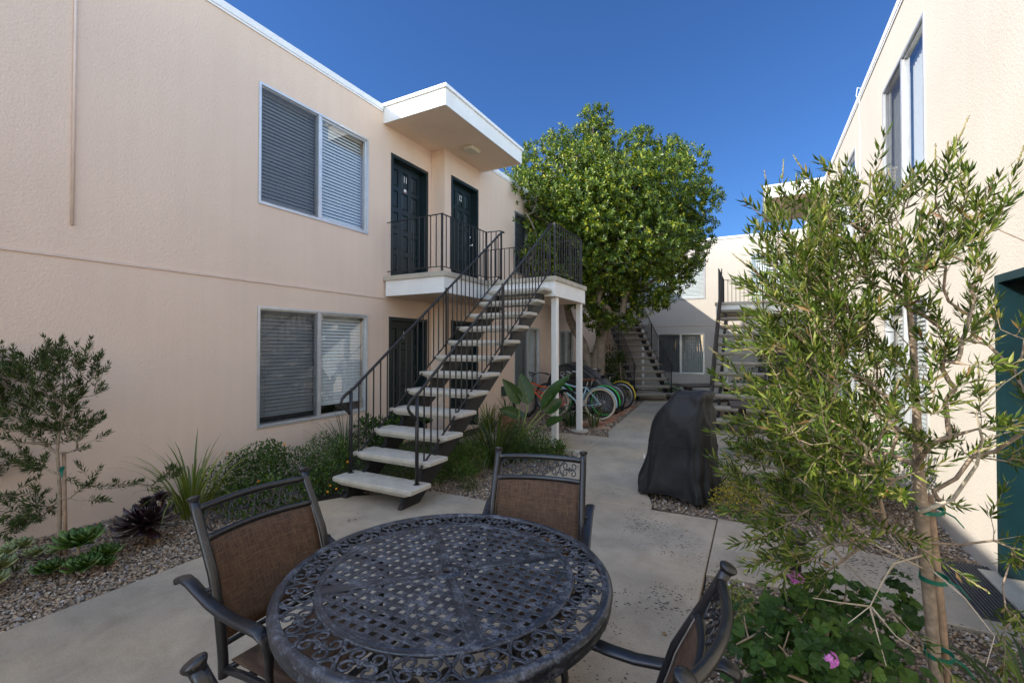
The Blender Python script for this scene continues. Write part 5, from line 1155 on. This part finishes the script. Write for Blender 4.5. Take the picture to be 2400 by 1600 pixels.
grassy('dark spiky plant in pebbles right of the far white post', 'strap_leaf_plant', 'plant', (-2.86, 8.85), 16, .62, .6, .035, 'blade', 52, .45)
shrub('shaded shrub mass behind the bicycles and tree trunk', 'shade_shrub', 'shrub', (-4.6, 14.6), [(-4.6, 14.2, .6, .55), (-4.3, 15.0, .8, .6), (-4.7, 15.8, 1.0, .7), (-3.9, 14.7, .35, .4), (-4.7, 13.6, .4, .4)], 3800, .10, .04, 'hedge', 53)
SPK = grassy('tall spiky dracaena behind the tree beside the angled stair', 'spiky_plant', 'plant', (-3.75, 14.2), 60, .55, .9, .03, 'blade', 54, .8, z0=1.15)
g = MB(); g.tube([(-3.75, 14.2, -.02), (-3.70, 14.22, .6), (-3.75, 14.2, 1.2)], [.03, .022, .02], 7); g.build('stem', M['bark'], SPK)
shrub('bright low plant under the angled far stair', 'ground_cover_shrub', 'shrub', (-2.5, 15.6), [(-2.6, 15.6, .2, .22), (-2.3, 15.7, .2, .2)], 500, .09, .04, 'lush', 55)
shrub('dark leafy shrub under the right staircase', 'shade_shrub', 'shrub', (.0, 12.4), [(.0, 12.2, .5, .45), (.35, 12.8, .9, .5), (-.3, 12.9, .4, .4), (.3, 11.5, .3, .35)], 1800, .08, .04, 'hedge', 56)
shrub('yellow flowering low shrub in pebbles right of the covered grill', 'yellow_flowering_shrub', 'shrub', (-.16, 5.05), [(-.28, 5.0, .10, .15), (-.12, 5.08, .14, .17), (.04, 5.05, .10, .14), (-.18, 5.25, .16, .14)], 2600, .022, .013, 'yellow', 57)
shrub('leafy shrub against the sunny wall behind the yellow flowers', 'leafy_shrub', 'shrub', (.75, 5.5), [(.75, 5.4, .4, .36), (.5, 5.8, .5, .4), (1.05, 5.6, .55, .3), (.95, 6.0, .8, .36), (.4, 5.3, .2, .25)], 2600, .07, .035, 'lush', 58)
shrub('yellow green creeping plant in pebbles behind the right chair', 'creeping_plant', 'plant', (-.02, 3.12), [(-.1, 3.15, .0, .13), (.06, 3.1, .0, .14), (.0, 3.0, -.01, .12), (-.12, 3.3, .0, .1)], 1300, .017, .014, 'bladeY', 59, nb=8)
# geranium bush
DG = 1.95
gl = []
for px, py, dd, r in [(1760, 1480, .1, .13), (1830, 1430, .15, .14), (1900, 1400, .2, .12), (1960, 1430, .1, .15), (2060, 1450, .1, .14), (1880, 1500, -.1, .16), (1990, 1530, -.1, .16), (2090, 1560, -.05, .15), (1790, 1570, 0, .17), (1900, 1620, 0, .2), (2030, 1650, 0, .2), (2120, 1420, .2, .10), (2110, 1370, .25, .07), (1850, 1660, .1, .2)]:
    x, y, z = at(px, py, DG+dd); gl.append((x, y, max(z, .05), r))
shrub('pink flowering geranium bush in the right foreground bed', 'geranium', 'shrub', (.25, 2.15), gl, 620, .034, .03, 'ger', 60, nb=60, stemr=.006, kind='disc', flowers=('pink', [A_(1942, 1542, 1.72), A_(1866, 1353, 1.95)], .026, 9))
grassy('leafy strap clump at the bottom right corner beside the trunk', 'strap_leaf_plant', 'plant', (1.05, 2.75), 36, .5, .6, .022, 'blade', 61, .7)

# dry leaves blown onto the paving
rng = np.random.default_rng(77); k = 150; m = MB()
X = np.concatenate([rng.uniform(-2.6, -1.0, 90), rng.uniform(-3.6, -.4, 40), rng.normal(-3.3, .5, 20)]); Y = np.concatenate([rng.uniform(7, 14, 90), rng.uniform(2.6, 7, 40), rng.normal(4.05, .25, 20)])
a = rng.uniform(0, 2*PI, k); D = np.stack([np.cos(a), np.sin(a), rng.uniform(0, .25, k)], 1)
leaves(m, np.stack([X, Y, np.full(k, .004)], 1), D, np.tile([0, 0, 1.], (k, 1))+rng.normal(0, .2, (k, 3)), rng.uniform(.02, .05, k), rng.uniform(.01, .022, k), .3, -.1)
tag(m.build('leaf_litter', island('dry_leaf', [(0, (.06, .035, .02)), (.6, (.16, .09, .04)), (1, (.3, .2, .08))], .8)), 'scattered dry brown leaves on the paving', 'leaf litter', kind='stuff')
# ------------------------------------------------------------------ light
SD = Vector((1, .9, -.80)).normalized(); el = math.asin(-SD.z); az = math.atan2(-SD.x, -SD.y)
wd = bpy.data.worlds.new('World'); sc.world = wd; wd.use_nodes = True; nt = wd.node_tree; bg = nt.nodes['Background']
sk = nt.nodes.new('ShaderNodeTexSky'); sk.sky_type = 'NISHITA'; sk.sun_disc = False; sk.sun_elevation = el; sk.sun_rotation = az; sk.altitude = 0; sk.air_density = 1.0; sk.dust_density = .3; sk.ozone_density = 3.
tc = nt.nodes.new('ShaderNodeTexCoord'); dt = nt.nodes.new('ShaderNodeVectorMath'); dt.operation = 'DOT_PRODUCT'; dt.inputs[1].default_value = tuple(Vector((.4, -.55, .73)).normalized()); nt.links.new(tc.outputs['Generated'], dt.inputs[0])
rp = nt.nodes.new('ShaderNodeValToRGB'); rp.color_ramp.interpolation = 'EASE'; e = rp.color_ramp.elements; e[0].position = .10; e[0].color = (.185, .305, .475, 1); e[1].position = .62; e[1].color = (2.45, 1.98, 1.6, 1)  # sky brightened overhead and behind the camera as added fill for the shade
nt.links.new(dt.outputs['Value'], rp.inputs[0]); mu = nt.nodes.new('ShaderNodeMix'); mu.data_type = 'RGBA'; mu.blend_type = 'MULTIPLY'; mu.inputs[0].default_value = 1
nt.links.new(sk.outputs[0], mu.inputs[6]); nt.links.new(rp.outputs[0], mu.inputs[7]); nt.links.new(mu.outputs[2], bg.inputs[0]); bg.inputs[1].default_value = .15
sl = bpy.data.lights.new('sun', 'SUN'); so = bpy.data.objects.new('sun', sl); COL.objects.link(so); sl.energy = 3.0; sl.angle = R(.5); sl.color = (1, .93, .82); so.rotation_euler = SD.to_track_quat('-Z', 'Y').to_euler()
sc.render.engine = 'CYCLES'; sc.cycles.max_bounces = 8; sc.cycles.diffuse_bounces = 5; sc.cycles.transparent_max_bounces = 16; sc.cycles.glossy_bounces = 4
sc.cycles.caustics_reflective = False; sc.cycles.caustics_refractive = False
sc.view_settings.view_transform = 'Standard'; sc.view_settings.look = 'None'; sc.view_settings.gamma = 1; sc.view_settings.exposure = 1.3
